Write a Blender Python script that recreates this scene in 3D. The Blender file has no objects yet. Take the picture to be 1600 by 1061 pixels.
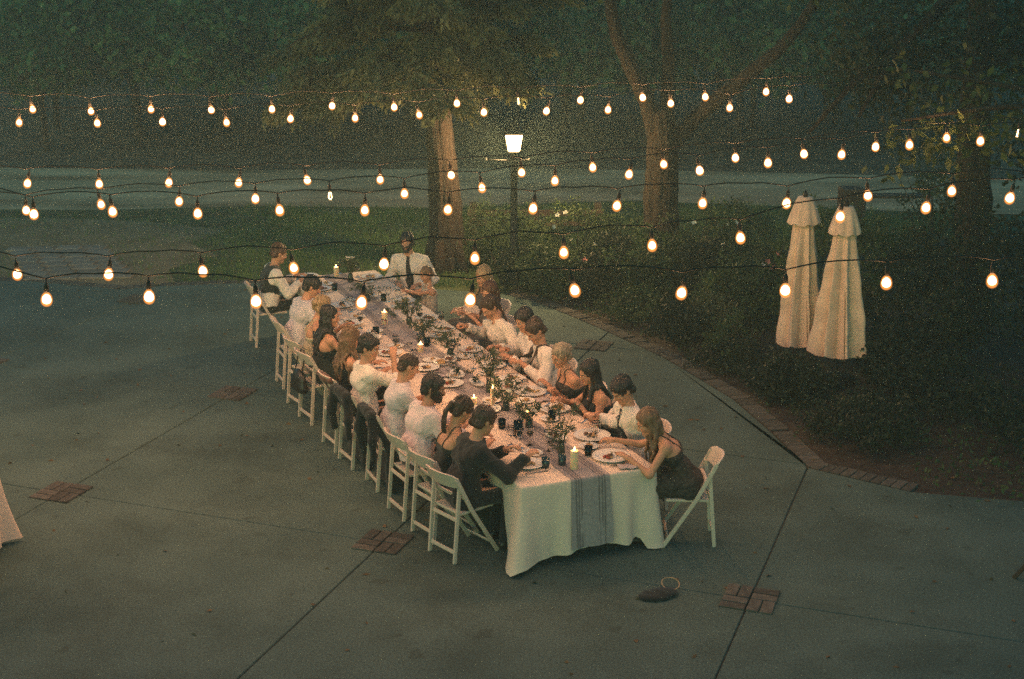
# Evening dinner party at one long table under string lights, seen from a balcony.
import bpy, bmesh, math, random
import numpy as np
from mathutils import Vector, Matrix

S = bpy.context.scene
C = S.collection
R = math.radians

# ------------------------------------------------------------------ camera
cam = bpy.data.objects.new('camera', bpy.data.cameras.new('camera'))
C.objects.link(cam)
S.camera = cam
cam.location = (0, 0, 5.4)
cam.rotation_euler = (R(90 - 16.3), 0, 0)
cam.data.lens = 50
cam.data.sensor_width = 36
cam.data.clip_start = 0.1
cam.data.clip_end = 400

# ------------------------------------------------------------------ dusk sky
w = bpy.data.worlds.new('World')
S.world = w
w.use_nodes = True
wn = w.node_tree
bg = wn.nodes['Background']
sky = wn.nodes.new('ShaderNodeTexSky')
sky.sky_type = 'NISHITA'
sky.sun_disc = False
sky.sun_elevation = R(4.0)
sky.sun_rotation = R(200)
bal = wn.nodes.new('ShaderNodeMixRGB')          # white balance of the tungsten exposure
bal.blend_type = 'MULTIPLY'
bal.inputs[0].default_value = 1.0
bal.inputs[2].default_value = (0.25, 0.63, 0.74, 1)
wn.links.new(sky.outputs[0], bal.inputs[1])
wn.links.new(bal.outputs[0], bg.inputs[0])
bg.inputs[1].default_value = 0.15

S.view_settings.view_transform = 'Standard'
S.view_settings.look = 'None'
S.view_settings.gamma = 1.0
S.view_settings.exposure = 1.25
S.cycles.use_denoising = False
S.cycles.use_adaptive_sampling = False
S.cycles.caustics_reflective = False
S.cycles.caustics_refractive = False
S.cycles.sample_clamp_indirect = 1.5
S.cycles.sample_clamp_direct = 4.0
S.cycles.max_bounces = 6
S.cycles.diffuse_bounces = 2
S.cycles.glossy_bounces = 2
S.cycles.transmission_bounces = 6
S.cycles.transparent_max_bounces = 8
S.cycles.volume_bounces = 0

BULB = 9        # brightness of one string bulb

# ------------------------------------------------------------------ measured positions (metres)
STRANDS = {
 'nearest': [(-2.716, 8.033, 3.298, 0), (-2.118, 8.037, 3.312, 0), (-1.494, 8.03, 3.287, 0), (-0.878, 8.028, 3.28, 0), (-0.243, 8.032, 3.295, 0), (0.366, 8.048, 3.348, 0), (0.99, 8.043, 3.334, 0), (1.595, 8.048, 3.348, 0), (2.185, 8.06, 3.391, 0), (2.802, 8.063, 3.402, 0)],
 'second': [(-3.305, 9.241, 3.154, 0), (-2.694, 9.241, 3.154, 0), (-2.065, 9.247, 3.175, 0), (-1.458, 9.253, 3.195, 0), (-0.855, 9.26, 3.22, 0), (-0.248, 9.271, 3.257, 0), (0.346, 9.282, 3.294, 0), (0.936, 9.295, 3.339, 0), (1.526, 9.31, 3.388, 0), (2.193, 9.349, 3.524, 0), (2.766, 9.366, 3.581, 0), (3.326, 9.384, 3.643, 0)],
 'third': [(-3.463, 10.142, 3.383, 0), (-2.893, 10.147, 3.401, 0), (-2.276, 10.143, 3.388, 0), (-1.683, 10.149, 3.41, 0), (-1.066, 10.149, 3.41, 0), (-0.464, 10.151, 3.415, 0), (0.153, 10.153, 3.423, 0), (0.76, 10.159, 3.441, 0), (1.381, 10.164, 3.459, 0), (1.989, 10.164, 3.459, 0), (2.577, 10.179, 3.512, 0), (3.185, 10.188, 3.544, 0)],
 'fourth': [(-3.962, 11.43, 3.159, 0), (-3.352, 11.444, 3.204, 0), (-2.715, 11.451, 3.229, 0), (-2.093, 11.457, 3.249, 0), (-1.483, 11.463, 3.269, 1), (-0.877, 11.469, 3.289, 0), (-0.245, 11.482, 3.334, 0), (0.35, 11.498, 3.389, 0), (0.955, 11.513, 3.44, 0), (1.53, 11.521, 3.47, 0), (2.088, 11.539, 3.53, 0), (2.689, 11.558, 3.595, 0), (3.242, 11.58, 3.67, 0), (3.821, 11.589, 3.7, 0)],
 'fifth': [(-4.156, 12.086, 3.264, 0), (-3.541, 12.085, 3.259, 0), (-2.943, 12.088, 3.27, 0), (-2.344, 12.088, 3.27, 0), (-1.757, 12.094, 3.291, 0), (-1.131, 12.096, 3.296, 0), (-0.522, 12.106, 3.333, 0), (0.082, 12.113, 3.354, 0), (0.692, 12.125, 3.396, 0), (1.301, 12.133, 3.422, 0), (1.916, 12.148, 3.475, 0), (2.504, 12.157, 3.507, 0), (3.119, 12.174, 3.565, 0), (3.728, 12.196, 3.639, 0), (4.338, 12.207, 3.675, 1)],
 'sixth': [(-4.782, 13.837, 3.551, 0), (-4.024, 13.835, 3.545, 0), (-3.391, 13.839, 3.557, 0), (-2.77, 13.837, 3.551, 0), (-2.149, 13.848, 3.586, 0), (-1.522, 13.849, 3.592, 0), (-0.901, 13.858, 3.622, 0), (-0.273, 13.865, 3.646, 0), (0.335, 13.868, 3.658, 0), (0.932, 13.872, 3.67, 0), (1.54, 13.889, 3.729, 0), (2.112, 13.877, 3.688, 0), (2.689, 13.902, 3.771, 0)],
 'farthest': [(-4.753, 14.175, 3.638, 0), (-4.175, 14.17, 3.62, 0), (-3.579, 14.175, 3.638, 0), (-2.982, 14.174, 3.632, 0), (-2.38, 14.175, 3.638, 0), (-1.783, 14.184, 3.669, 0), (-1.168, 14.181, 3.657, 0), (-0.546, 14.191, 3.693, 0), (0.063, 14.197, 3.711, 1), (0.679, 14.2, 3.724, 0), (1.295, 14.207, 3.748, 0), (1.916, 14.209, 3.754, 0), (2.519, 14.223, 3.803, 0)]}
PEOPLE = {
 'L1': ((-3.084, 18.389, 1.21), (-3.241, 18.328, 0)),
 'L2': ((-2.409, 16.646, 1.196), (-2.609, 16.567, 0)),
 'L3': ((-2.184, 15.846, 1.17), (-2.334, 15.787, 0)),
 'L4': ((-2.032, 15.329, 1.182), (-2.131, 15.291, 0)),
 'L5': ((-1.709, 14.464, 1.188), (-1.754, 14.447, 0)),
 'L6': ((-1.464, 13.975, 1.228), (-1.52, 13.953, 0)),
 'L7': ((-1.017, 13.401, 1.208), (-1.182, 13.335, 0)),
 'L8': ((-0.734, 12.696, 1.208), (-0.894, 12.631, 0)),
 'L9': ((-0.453, 12.2, 1.164), (-0.625, 12.131, 0)),
 'L10': ((-0.248, 11.811, 1.198), (-0.441, 11.732, 0)),
 'R0': ((-1.427, 18.922, 1.24), (-1.342, 18.981, 0)),
 'R1': ((-1.117, 18.024, 1.02), (-1.118, 18.026, 0)),
 'R2': ((-0.358, 17.198, 1.188), (-0.324, 17.214, 0)),
 'R3': ((-0.267, 16.421, 1.19), (-0.242, 16.433, 0)),
 'R4': ((-0.256, 15.714, 1.19), (-0.03, 15.754, 0)),
 'R5': ((0.134, 15.088, 1.212), (0.282, 15.149, 0)),
 'R6': ((0.247, 14.652, 1.212), (0.395, 14.713, 0)),
 'R7': ((0.496, 13.879, 1.168), (0.664, 13.894, 0)),
 'R8': ((0.754, 13.312, 1.17), (0.918, 13.326, 0)),
 'R9': ((1.03, 12.639, 1.208), (1.193, 12.706, 0)),
 'R10': ((1.214, 12.002, 1.118), (1.595, 11.985, 0)),
}
HANDS = {'L6r': (-1.326, 14.396, 1.06), 'L10l': (0.0, 11.942, 0.86), 'L10r': (0.18, 11.679, 0.9), 'R1l': (-1.359, 17.613, 0.8), 'R3l': (-0.656, 16.756, 0.83), 'R3r': (-0.501, 16.5, 0.82), 'R4r': (-0.577, 16.019, 0.86), 'R4l': (-0.157, 15.216, 0.82), 'R5r': (-0.093, 15.184, 0.8), 'R6r': (0.0, 14.624, 0.84), 'R6l': (0.096, 14.463, 0.84), 'R7r': (0.401, 13.655, 0.83), 'R7l': (0.331, 13.995, 0.8), 'R8r': (0.433, 13.415, 0.83), 'R8l': (0.642, 13.23, 0.8), 'R9r': (0.765, 12.844, 0.85), 'R9l': (0.729, 12.964, 0.84), 'R10r': (0.896, 12.311, 0.82), 'R10l': (0.999, 11.869, 0.79)}
CANDLES = [(7.96, -0.08, 0.13, 0.035, ''), (5.36, -0.2, 0.16, 0.035, ''), (4.13, -0.16, 0.09, 0.035, ''), (2.07, -0.1, 0.19, 0.022, 'taper'), (2.14, -0.27, 0.09, 0.03, ''), (1.42, -0.0, 0.14, 0.03, ''), (1.18, -0.19, 0.1, 0.03, 'glass'), (0.22, -0.05, 0.17, 0.036, '')]
GLASSES = [(5.33, -0.51, 'red'), (4.26, -0.41, 'red'), (5.25, 0.21, 'red'), (6.11, -0.41, 'clear'), (4.96, -0.33, 'clear'), (6.24, 0.25, 'clear'), (8.13, 0.01, 'white'), (3.65, -0.39, 'clear'), (3.92, -0.36, 'clear'), (5.02, 0.4, 'red'), (6.97, 0.56, 'clear'), (6.41, 0.18, 'clear'), (1.44, -0.25, 'tumbler'), (0.89, -0.29, 'clear'), (0.92, -0.18, 'white'), (0.99, -0.34, 'clear'), (1.48, 0.29, 'tumbler'), (0.35, -0.27, 'blue'), (0.35, -0.11, 'blue'), (0.75, 0.41, 'big'), (3.67, 0.12, 'clear'), (3.73, 0.36, 'clear'), (4.32, -0.02, 'tumbler'), (6.43, 0.12, 'tumbler'), (4.54, -0.58, 'clear'), (4.99, -0.42, 'tumbler'), (3.32, 0.17, 'clear'), (2.73, 0.13, 'white'), (2.21, 0.31, 'clear'), (3.1, -0.2, 'clear'), (4.23, -0.14, 'white'), (2.96, 0.27, 'clear'), (3.83, 0.11, 'clear'), (0.7, -0.09, 'big')]
VASES = [(7.57, 0.01, 'big'), (5.3, 0.09, 'leafy'), (4.64, 0.03, 'low'), (3.84, 0.09, 'flower'), (2.5, 0.03, 'tall'), (1.91, -0.02, 'leafy'), (1.34, -0.01, 'flower'), (0.54, -0.03, 'tall'), (6.51, -0.07, 'low')]
PLATTERS = [(3.68, 0.04, 0.3, 0.14), (3.15, -0.08, 0.32, 0.15), (3.6, -0.1, 0.26, 0.18), (2.54, 0.27, 0.3, 0.2), (2.78, 0.0, 0.28, 0.12), (0.99, 0.11, 0.28, 0.17), (6.76, 0.01, 0.3, 0.16), (1.72, 0.55, 0.24, 0.18), (3.44, 0.82, 0.2, 0.12)]
PLATES = [(0.34, 0.37, 'R10'), (0.9, 0.51, 'R9'), (1.73, 0.52, 'R8'), (2.32, 0.46, 'R7'), (2.78, 0.58, 'R6'), (3.32, 0.73, 'R5'), (3.98, 0.48, 'R4'), (4.88, 0.37, 'R3'), (5.43, 0.37, 'R2'), (6.31, 0.43, 'R1'), (7.71, 0.43, 'R0'), (8.08, -0.48, 'L1'), (7.32, -0.48, 'L2'), (6.39, -0.44, 'L3'), (5.56, -0.56, 'L4'), (4.87, -0.55, 'L5'), (4.19, -0.51, 'L6'), (3.51, -0.31, 'L7'), (2.89, -0.26, 'L8'), (1.98, -0.2, 'L9'), (0.98, -0.37, 'L10a'), (0.45, -0.4, 'L10')]

# ------------------------------------------------------------------ helpers
rng = np.random.default_rng(7)
random.seed(7)


def tag(o, label=None, cat=None, group=None, kind=None):
    if label: o['label'] = label
    if cat: o['category'] = cat
    if group: o['group'] = group
    if kind: o['kind'] = kind
    return o


def empty(name, loc, label, cat, rz=0.0, group=None):
    o = bpy.data.objects.new(name, None)
    C.objects.link(o)
    o.location = loc
    o.rotation_euler = (0, 0, rz)
    o.empty_display_size = 0.1
    return tag(o, label, cat, group)


def link(name, me, parent=None, loc=None, rot=None):
    o = bpy.data.objects.new(name, me)
    C.objects.link(o)
    if parent is not None: o.parent = parent
    if loc is not None: o.location = loc
    if rot is not None: o.rotation_euler = rot
    return o


def np_mesh(name, v, f, mat, smooth=False):
    """mesh from arrays: v (n,3), f (m,3) or (m,4)"""
    v = np.asarray(v, np.float32)
    f = np.asarray(f, np.int32)
    k = f.shape[1]
    me = bpy.data.meshes.new(name)
    me.vertices.add(len(v))
    me.vertices.foreach_set('co', v.ravel())
    me.loops.add(f.size)
    me.loops.foreach_set('vertex_index', f.ravel())
    me.polygons.add(len(f))
    me.polygons.foreach_set('loop_start', np.arange(0, f.size, k, dtype=np.int32))
    me.polygons.foreach_set('loop_total', np.full(len(f), k, np.int32))
    if smooth:
        me.polygons.foreach_set('use_smooth', np.ones(len(f), bool))
    for m in (mat if isinstance(mat, (list, tuple)) else [mat]):
        me.materials.append(m)
    me.update(calc_edges=True)
    return me


class MB:
    """collects shapes, then links them as one mesh object"""
    def __init__(self):
        self.v, self.f, self.mi = [], [], []
        self.cur = 0

    def add(self, vs, fs):
        n = len(self.v)
        self.v += [tuple(x) for x in vs]
        self.f += [tuple(i + n for i in q) for q in fs]
        self.mi += [self.cur] * len(fs)
        return self

    def box(self, c, d, rot=None, top=None):
        """box centred at c, size d; top scales the upper face"""
        hx, hy, hz = d[0] / 2, d[1] / 2, d[2] / 2
        t = top or 1.0
        vs = [Vector((x * (t if z > 0 else 1), y * (t if z > 0 else 1), z)) for z in (-hz, hz)
              for x, y in ((-hx, -hy), (hx, -hy), (hx, hy), (-hx, hy))]
        if rot is not None: vs = [rot @ q for q in vs]
        vs = [q + Vector(c) for q in vs]
        return self.add(vs, [(3, 2, 1, 0), (4, 5, 6, 7), (0, 1, 5, 4), (1, 2, 6, 5), (2, 3, 7, 6), (3, 0, 4, 7)])

    def bar(self, a, b, wx, wy, side=(1, 0, 0)):
        """rectangular bar from a to b; wx is the width along side"""
        a, b = Vector(a), Vector(b)
        z = (b - a).normalized()
        x = Vector(side)
        x = (x - z * x.dot(z)).normalized()
        y = z.cross(x)
        vs = [p + x * sx * wx / 2 + y * sy * wy / 2 for p in (a, b) for sx, sy in ((-1, -1), (1, -1), (1, 1), (-1, 1))]
        return self.add(vs, [(3, 2, 1, 0), (4, 5, 6, 7), (0, 1, 5, 4), (1, 2, 6, 5), (2, 3, 7, 6), (3, 0, 4, 7)])

    def tube(self, pts, rad, n=8, cap=True, jitter=0.0, ridge=0.0):
        pts = [Vector(p) for p in pts]
        if not isinstance(rad, (list, tuple)): rad = [rad] * len(pts)
        up = None
        vs, fs = [], []
        for i, p in enumerate(pts):
            d = (pts[min(i + 1, len(pts) - 1)] - pts[max(i - 1, 0)]).normalized()
            if up is None:
                up = Vector((0, 0, 1)) if abs(d.z) < 0.9 else Vector((1, 0, 0))
            x = (up - d * up.dot(d)).normalized()
            up = x
            y = d.cross(x)
            for k in range(n):
                a = 2 * math.pi * k / n
                r = rad[i] * (1 + (random.uniform(-jitter, jitter) if jitter else 0))
                if ridge: r *= 1 + ridge * (math.sin(a * 9 + .5 * math.sin(i * .55)) * .6 + math.sin(a * 17 + .9 * math.sin(i * .4 + 1)) * .5 + math.sin(a * 2 + i * .15))
                vs.append(p + x * math.cos(a) * r + y * math.sin(a) * r)
        m = len(pts)
        for i in range(m - 1):
            for k in range(n):
                k2 = (k + 1) % n
                fs.append((i * n + k, i * n + k2, (i + 1) * n + k2, (i + 1) * n + k))
        if cap:
            fs.append(tuple(range(n - 1, -1, -1)))
            fs.append(tuple((m - 1) * n + k for k in range(n)))
        return self.add(vs, fs)

    def lathe(self, prof, n=16, c=(0, 0, 0), sy=1.0):
        """prof: list of (r, z), bottom first for an outward surface"""
        vs, fs = [], []
        for r, z in prof:
            for k in range(n):
                a = 2 * math.pi * k / n
                vs.append((c[0] + r * math.cos(a), c[1] + r * math.sin(a) * sy, c[2] + z))
        for i in range(len(prof) - 1):
            for k in range(n):
                k2 = (k + 1) % n
                fs.append((i * n + k, i * n + k2, (i + 1) * n + k2, (i + 1) * n + k))
        fs.append(tuple(range(n - 1, -1, -1)))
        fs.append(tuple((len(prof) - 1) * n + k for k in range(n)))
        return self.add(vs, fs)

    def mesh(self, name, mat, smooth=False):
        me = bpy.data.meshes.new(name)
        me.from_pydata(self.v, [], self.f)
        for m in (mat if isinstance(mat, (list, tuple)) else [mat]): me.materials.append(m)
        if any(self.mi): me.polygons.foreach_set('material_index', self.mi)
        if smooth: me.polygons.foreach_set('use_smooth', np.ones(len(me.polygons), bool))
        me.update()
        return me

    def build(self, name, mat, parent=None, smooth=False, loc=None, rot=None):
        return link(name, self.mesh(name, mat, smooth), parent, loc, rot)


def bevel(o, width, seg=2):
    """rounded edges, applied to the mesh"""
    bm = bmesh.new()
    bm.from_mesh(o.data)
    bmesh.ops.bevel(bm, geom=list(bm.edges), offset=width, segments=seg, affect='EDGES', profile=0.6)
    bm.to_mesh(o.data)
    bm.free()
    return o


def mat(name, col, rough=0.8, var=0.25, scale=8.0, bump=0.0, bscale=60.0, col2=None, stretch=(1, 1, 1), spec=0.3, metal=0.0,
        detail=4.0, sheen=0.0, objvar=0.0, trans=0.0, attr=None, bdist=0.01, coords='Object', alpha=None, ior=None):
    m = bpy.data.materials.new(name)
    m.use_nodes = True
    nt = m.node_tree
    N, L = nt.nodes, nt.links
    b = N['Principled BSDF']
    b.inputs['Roughness'].default_value = rough
    b.inputs['Specular IOR Level'].default_value = spec
    b.inputs['Metallic'].default_value = metal
    b.inputs['Sheen Weight'].default_value = sheen
    b.inputs['Transmission Weight'].default_value = trans
    if ior: b.inputs['IOR'].default_value = ior
    tc = N.new('ShaderNodeTexCoord')
    mp = N.new('ShaderNodeMapping')
    mp.inputs['Scale'].default_value = stretch
    L.new(tc.outputs[coords], mp.inputs[0])
    nz = N.new('ShaderNodeTexNoise')
    nz.inputs['Scale'].default_value = scale
    nz.inputs['Detail'].default_value = detail
    L.new(mp.outputs[0], nz.inputs['Vector'])
    rp = N.new('ShaderNodeValToRGB')
    c2 = col2 or tuple(min(1, c * (1 + var)) for c in col)
    c1 = tuple(c * (1 - var) for c in col) if not col2 else col
    rp.color_ramp.elements[0].position = 0.3
    rp.color_ramp.elements[1].position = 0.7
    rp.color_ramp.elements[0].color = (*c1, 1)
    rp.color_ramp.elements[1].color = (*c2, 1)
    L.new(nz.outputs[0], rp.inputs[0])
    out = rp.outputs[0]
    if objvar:
        oi = N.new('ShaderNodeObjectInfo')
        hs = N.new('ShaderNodeHueSaturation')
        mr = N.new('ShaderNodeMapRange')
        mr.inputs['To Min'].default_value = 1 - objvar
        mr.inputs['To Max'].default_value = 1 + objvar
        L.new(oi.outputs['Random'], mr.inputs[0])
        L.new(mr.outputs[0], hs.inputs['Value'])
        L.new(out, hs.inputs['Color'])
        out = hs.outputs[0]
    if attr:                               # a colour of the thing itself (lips, cheeks), stored per vertex
        at = N.new('ShaderNodeAttribute')
        at.attribute_name = attr[0]
        mx = N.new('ShaderNodeMixRGB')
        mx.inputs[2].default_value = (*attr[1], 1)
        L.new(at.outputs['Fac'], mx.inputs[0])
        L.new(out, mx.inputs[1])
        out = mx.outputs[0]
    L.new(out, b.inputs['Base Color'])
    if bump:
        n2 = N.new('ShaderNodeTexNoise')
        n2.inputs['Scale'].default_value = bscale
        n2.inputs['Detail'].default_value = 3
        L.new(mp.outputs[0], n2.inputs['Vector'])
        bp = N.new('ShaderNodeBump')
        bp.inputs['Strength'].default_value = bump
        bp.inputs['Distance'].default_value = bdist
        L.new(n2.outputs[0], bp.inputs['Height'])
        L.new(bp.outputs[0], b.inputs['Normal'])
    return m


def glow(name, col, strength):
    m = bpy.data.materials.new(name)
    m.use_nodes = True
    b = m.node_tree.nodes['Principled BSDF']
    b.inputs['Base Color'].default_value = (0.8, 0.7, 0.5, 1)
    b.inputs['Emission Color'].default_value = (*col, 1)
    b.inputs['Emission Strength'].default_value = strength
    return m


def leaf_mat(name, col, col2, trans=0.35):
    """thin leaf: diffuse with some light through it, colour varies leaf by leaf"""
    m = bpy.data.materials.new(name)
    m.use_nodes = True
    N, L = m.node_tree.nodes, m.node_tree.links
    b = N['Principled BSDF']
    b.inputs['Roughness'].default_value = 0.6
    b.inputs['Specular IOR Level'].default_value = 0.25
    tc = N.new('ShaderNodeTexCoord')
    nz = N.new('ShaderNodeTexNoise')
    nz.inputs['Scale'].default_value = 1.7
    nz.inputs['Detail'].default_value = 6
    L.new(tc.outputs['Object'], nz.inputs['Vector'])
    rp = N.new('ShaderNodeValToRGB')
    rp.color_ramp.elements[0].position = 0.35
    rp.color_ramp.elements[1].position = 0.68
    rp.color_ramp.elements[0].color = (*col, 1)
    rp.color_ramp.elements[1].color = (*col2, 1)
    L.new(nz.outputs[0], rp.inputs[0])
    L.new(rp.outputs[0], b.inputs['Base Color'])
    tr = N.new('ShaderNodeBsdfTranslucent')
    L.new(rp.outputs[0], tr.inputs['Color'])
    mx = N.new('ShaderNodeMixShader')
    mx.inputs[0].default_value = trans
    L.new(b.outputs[0], mx.inputs[1])
    L.new(tr.outputs[0], mx.inputs[2])
    L.new(mx.outputs[0], N['Material Output'].inputs['Surface'])
    return m


# table frame: u runs from the near end of the table to its far end, v across it to the right
T0, TU, TN = (0.68, 11.58), (-0.378, 0.926), (0.926, 0.378)


def tw(u, v, z=0.0):
    return Vector((T0[0] + u * TU[0] + v * TN[0], T0[1] + u * TU[1] + v * TN[1], z))


FACE_R = math.atan2(TN[1], TN[0])              # heading of someone on the left side looking across the table


def heading(rz_face):                          # rotation that turns local +Y to that heading
    return rz_face - math.pi / 2

# ------------------------------------------------------------------ ground
M = {}
M['soil'] = mat('dark_soil', (0.035, 0.033, 0.028), 0.95, 0.5, 3, 0.6, 30)
M['vine_soil'] = mat('bare_soil', (0.15, 0.095, 0.055), 0.95, 0.5, 1.2, 0.5, 20)
M['concrete'] = mat('concrete', (0.058, 0.097, 0.086), 0.85, 0.0, 0.9, 0.25, 150, col2=(0.096, 0.148, 0.131), detail=9, coords='Generated', bdist=0.004)
M['brick'] = mat('red_brick', (0.078, 0.072, 0.061), 0.9, 0.3, 14, 0.4, 60, objvar=0.3)
M['gravel'] = mat('gravel', (0.26, 0.145, 0.07), 0.95, 0.0, 0.9, 0.8, 25, col2=(0.86, 0.54, 0.30), detail=8, stretch=(.28, 1, 1))
M['turf'] = mat('turf', (0.06, 0.075, 0.028), 0.95, 0.5, 2, 0.5, 40)
M['path'] = mat('paver', (0.23, 0.19, 0.15), 0.9, 0.3, 3, 0.3, 50, objvar=0.15)


def concrete_mat():
    m = M['concrete']
    N, L = m.node_tree.nodes, m.node_tree.links
    tc = [n for n in N if n.type == 'TEX_COORD'][0]
    mp = [n for n in N if n.type == 'MAPPING'][0]
    L.new(tc.outputs['Object'], mp.inputs[0])
    b = N['Principled BSDF']
    rp = [n for n in N if n.type == 'VALTORGB'][0]
    st = N.new('ShaderNodeTexNoise')                        # spills and worn patches
    st.inputs['Scale'].default_value = 0.5
    st.inputs['Detail'].default_value = 10
    st.inputs['Roughness'].default_value = 0.75
    L.new(mp.outputs[0], st.inputs['Vector'])
    r2 = N.new('ShaderNodeValToRGB')
    r2.color_ramp.elements[0].position = 0.33
    r2.color_ramp.elements[0].color = (0.55, 0.52, 0.48, 1)
    r2.color_ramp.elements[1].position = 0.52
    r2.color_ramp.elements[1].color = (1, 1, 1, 1)
    L.new(st.outputs[0], r2.inputs[0])
    mx = N.new('ShaderNodeMixRGB')
    mx.blend_type = 'MULTIPLY'
    mx.inputs[0].default_value = 0.8
    L.new(rp.outputs[0], mx.inputs[1])
    L.new(r2.outputs[0], mx.inputs[2])
    sp = N.new('ShaderNodeTexNoise')                        # drips and dark spots
    sp.inputs['Scale'].default_value = 3.1
    sp.inputs['Detail'].default_value = 3
    L.new(mp.outputs[0], sp.inputs['Vector'])
    r4 = N.new('ShaderNodeValToRGB')
    r4.color_ramp.elements[0].position = 0.665
    r4.color_ramp.elements[0].color = (1, 1, 1, 1)
    r4.color_ramp.elements[1].position = 0.70
    r4.color_ramp.elements[1].color = (0.75, 0.73, 0.7, 1)
    L.new(sp.outputs[0], r4.inputs[0])
    m4 = N.new('ShaderNodeMixRGB')
    m4.blend_type = 'MULTIPLY'
    m4.inputs[0].default_value = 1.0
    L.new(mx.outputs[0], m4.inputs[1])
    L.new(r4.outputs[0], m4.inputs[2])
    mx = m4
    ag = N.new('ShaderNodeTexNoise')                        # sand and aggregate
    ag.inputs['Scale'].default_value = 55
    ag.inputs['Detail'].default_value = 4
    L.new(mp.outputs[0], ag.inputs['Vector'])
    r3 = N.new('ShaderNodeValToRGB')
    r3.color_ramp.elements[0].position = 0.36
    r3.color_ramp.elements[0].color = (0.66, 0.64, 0.6, 1)
    r3.color_ramp.elements[1].position = 0.62
    r3.color_ramp.elements[1].color = (1.12, 1.12, 1.12, 1)
    L.new(ag.outputs[0], r3.inputs[0])
    m3 = N.new('ShaderNodeMixRGB')
    m3.blend_type = 'MULTIPLY'
    m3.inputs[0].default_value = 1.0
    L.new(mx.outputs[0], m3.inputs[1])
    L.new(r3.outputs[0], m3.inputs[2])
    L.new(m3.outputs[0], b.inputs['Base Color'])


concrete_mat()


def sheet(name, poly, z, m, bottom=None):
    n = len(poly)
    vs = [(x, y, z) for x, y in poly]
    fs = [tuple(range(n))]
    if bottom is not None:
        vs += [(x, y, bottom) for x, y in poly]
        fs += [(i, i + n, (i + 1) % n + n, (i + 1) % n) for i in range(n)]
    me = bpy.data.meshes.new(name)
    me.from_pydata(vs, [], fs)
    me.materials.append(m)
    o = link(name, me)
    o['kind'] = 'structure'
    return o


sheet('ground', [(-150, -30), (150, -30), (150, 170), (-150, 170)], -0.06, M['soil'])
sheet('vineyard_ground', [(-80, 32.4), (80, 30.5), (80, 120), (-80, 120)], -0.045, M['vine_soil'])
road_near = [(-30, 27.3), (-14, 27.6), (-8, 27.5), (-5, 27.9), (-1.5, 27.7), (2.5, 28.5), (6.5, 27.6), (12, 27.0), (40, 26.0)]
road_far = [(40, 30.4), (12, 31.2), (5, 32.2), (0, 32.7), (-6, 32.4), (-14, 32.9), (-30, 33.0)]
sheet('gravel_road', road_near + road_far, -0.03, M['gravel'])
sheet('lawn', [(-30, 21.9), (-9, 21.85), (-7.65, 21.84), (-6.03, 21.3), (-5.47, 21.5), (-4.27, 21.71), (-2, 21.6), (-0.12, 20.9), (0.3, 22.0),
               (0.6, 23.6), (1.4, 24.2), (2.6, 23.5), (4.5, 24.2), (6.5, 24.5), (9, 25.5), (12, 26.6)] + [(x, y + 0.15) for x, y in road_near[::-1][2:]], -0.018, M['turf'])
M['dry_turf'] = mat('dry_turf', (0.15, 0.105, 0.055), 0.95, 0.0, 1.6, 0.6, 40, col2=(0.28, 0.20, 0.11))
sheet('dry_lawn', [(-30, 22.0), (-9, 21.95), (-7.6, 21.94), (-6.0, 21.4), (-5.3, 21.7), (-5.6, 22.6), (-5.0, 23.6), (-5.7, 24.6), (-5.2, 25.6), (-6.4, 26.3), (-8.5, 26.8), (-30, 26.6)], -0.014, M['dry_turf'])
M['mulch'] = mat('bark_mulch', (0.028, 0.02, 0.014), 0.95, 0.6, 9, 0.9, 40, col2=(0.06, 0.042, 0.03))
patio_edge = [(-0.12, 20.91), (0.34, 20.49), (0.94, 19.52), (1.49, 18.54), (1.98, 17.62), (2.33, 16.71), (2.62, 15.95), (2.86, 14.88), (3.06, 13.75), (3.95, 13.1), (5.5, 12.75), (14, 12.4)]
sheet('planting_bed', patio_edge + [(30, 13), (30, 27), (12, 26.55), (9, 25.45), (6.5, 24.45), (4.5, 24.15), (2.6, 23.45), (1.4, 24.15), (0.6, 23.55), (0.3, 21.95)], -0.022, M['mulch'])

M['sand'] = mat('joint_sand', (0.035, 0.034, 0.03), 0.95, 0.4, 20)
sheet('joint_sand', [(-14, -2), (14, -2)] + [(x - .05, y - .05) for x, y in patio_edge[::-1]] + [(-2, 21.45), (-4.27, 21.57), (-5.47, 21.37), (-6.03, 21.17), (-7.65, 21.7), (-14, 21.75)], -0.012, M['sand'])

# ---- patio: slabs cast between joints that run at 70 degrees
patio = empty('patio', (0, 0, 0), None, None)
patio['kind'] = 'structure'
GA = (math.cos(R(70.2)), math.sin(R(70.2)))
GB = (math.sin(R(70.2)), -math.cos(R(70.2)))
a_lines = [-2.2, 0.95, 4.1, 7.45, 10.79, 14.07, 17.47, 20.8, 24.1]
b_lines = [-19.2, -15.72, -12.25, -8.62, -5.13, -1.78, 1.7, 5.15, 8.6, 12.1]
region = [(-14, -2), (14, -2)] + patio_edge[::-1] + [(-2, 21.5), (-4.27, 21.62), (-5.47, 21.42), (-6.03, 21.22), (-7.65, 21.76), (-14, 21.8)]


def gw(a, b): return (a * GA[0] + b * GB[0], a * GA[1] + b * GB[1])


def clip(poly, nx, ny, d):
    out = []
    for i in range(len(poly)):
        p, q = poly[i], poly[(i + 1) % len(poly)]
        sp, sq = p[0] * nx + p[1] * ny - d, q[0] * nx + q[1] * ny - d
        if sp <= 0: out.append(p)
        if (sp < 0 < sq) or (sq < 0 < sp):
            t = sp / (sp - sq)
            out.append((p[0] + t * (q[0] - p[0]), p[1] + t * (q[1] - p[1])))
    return out


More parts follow.
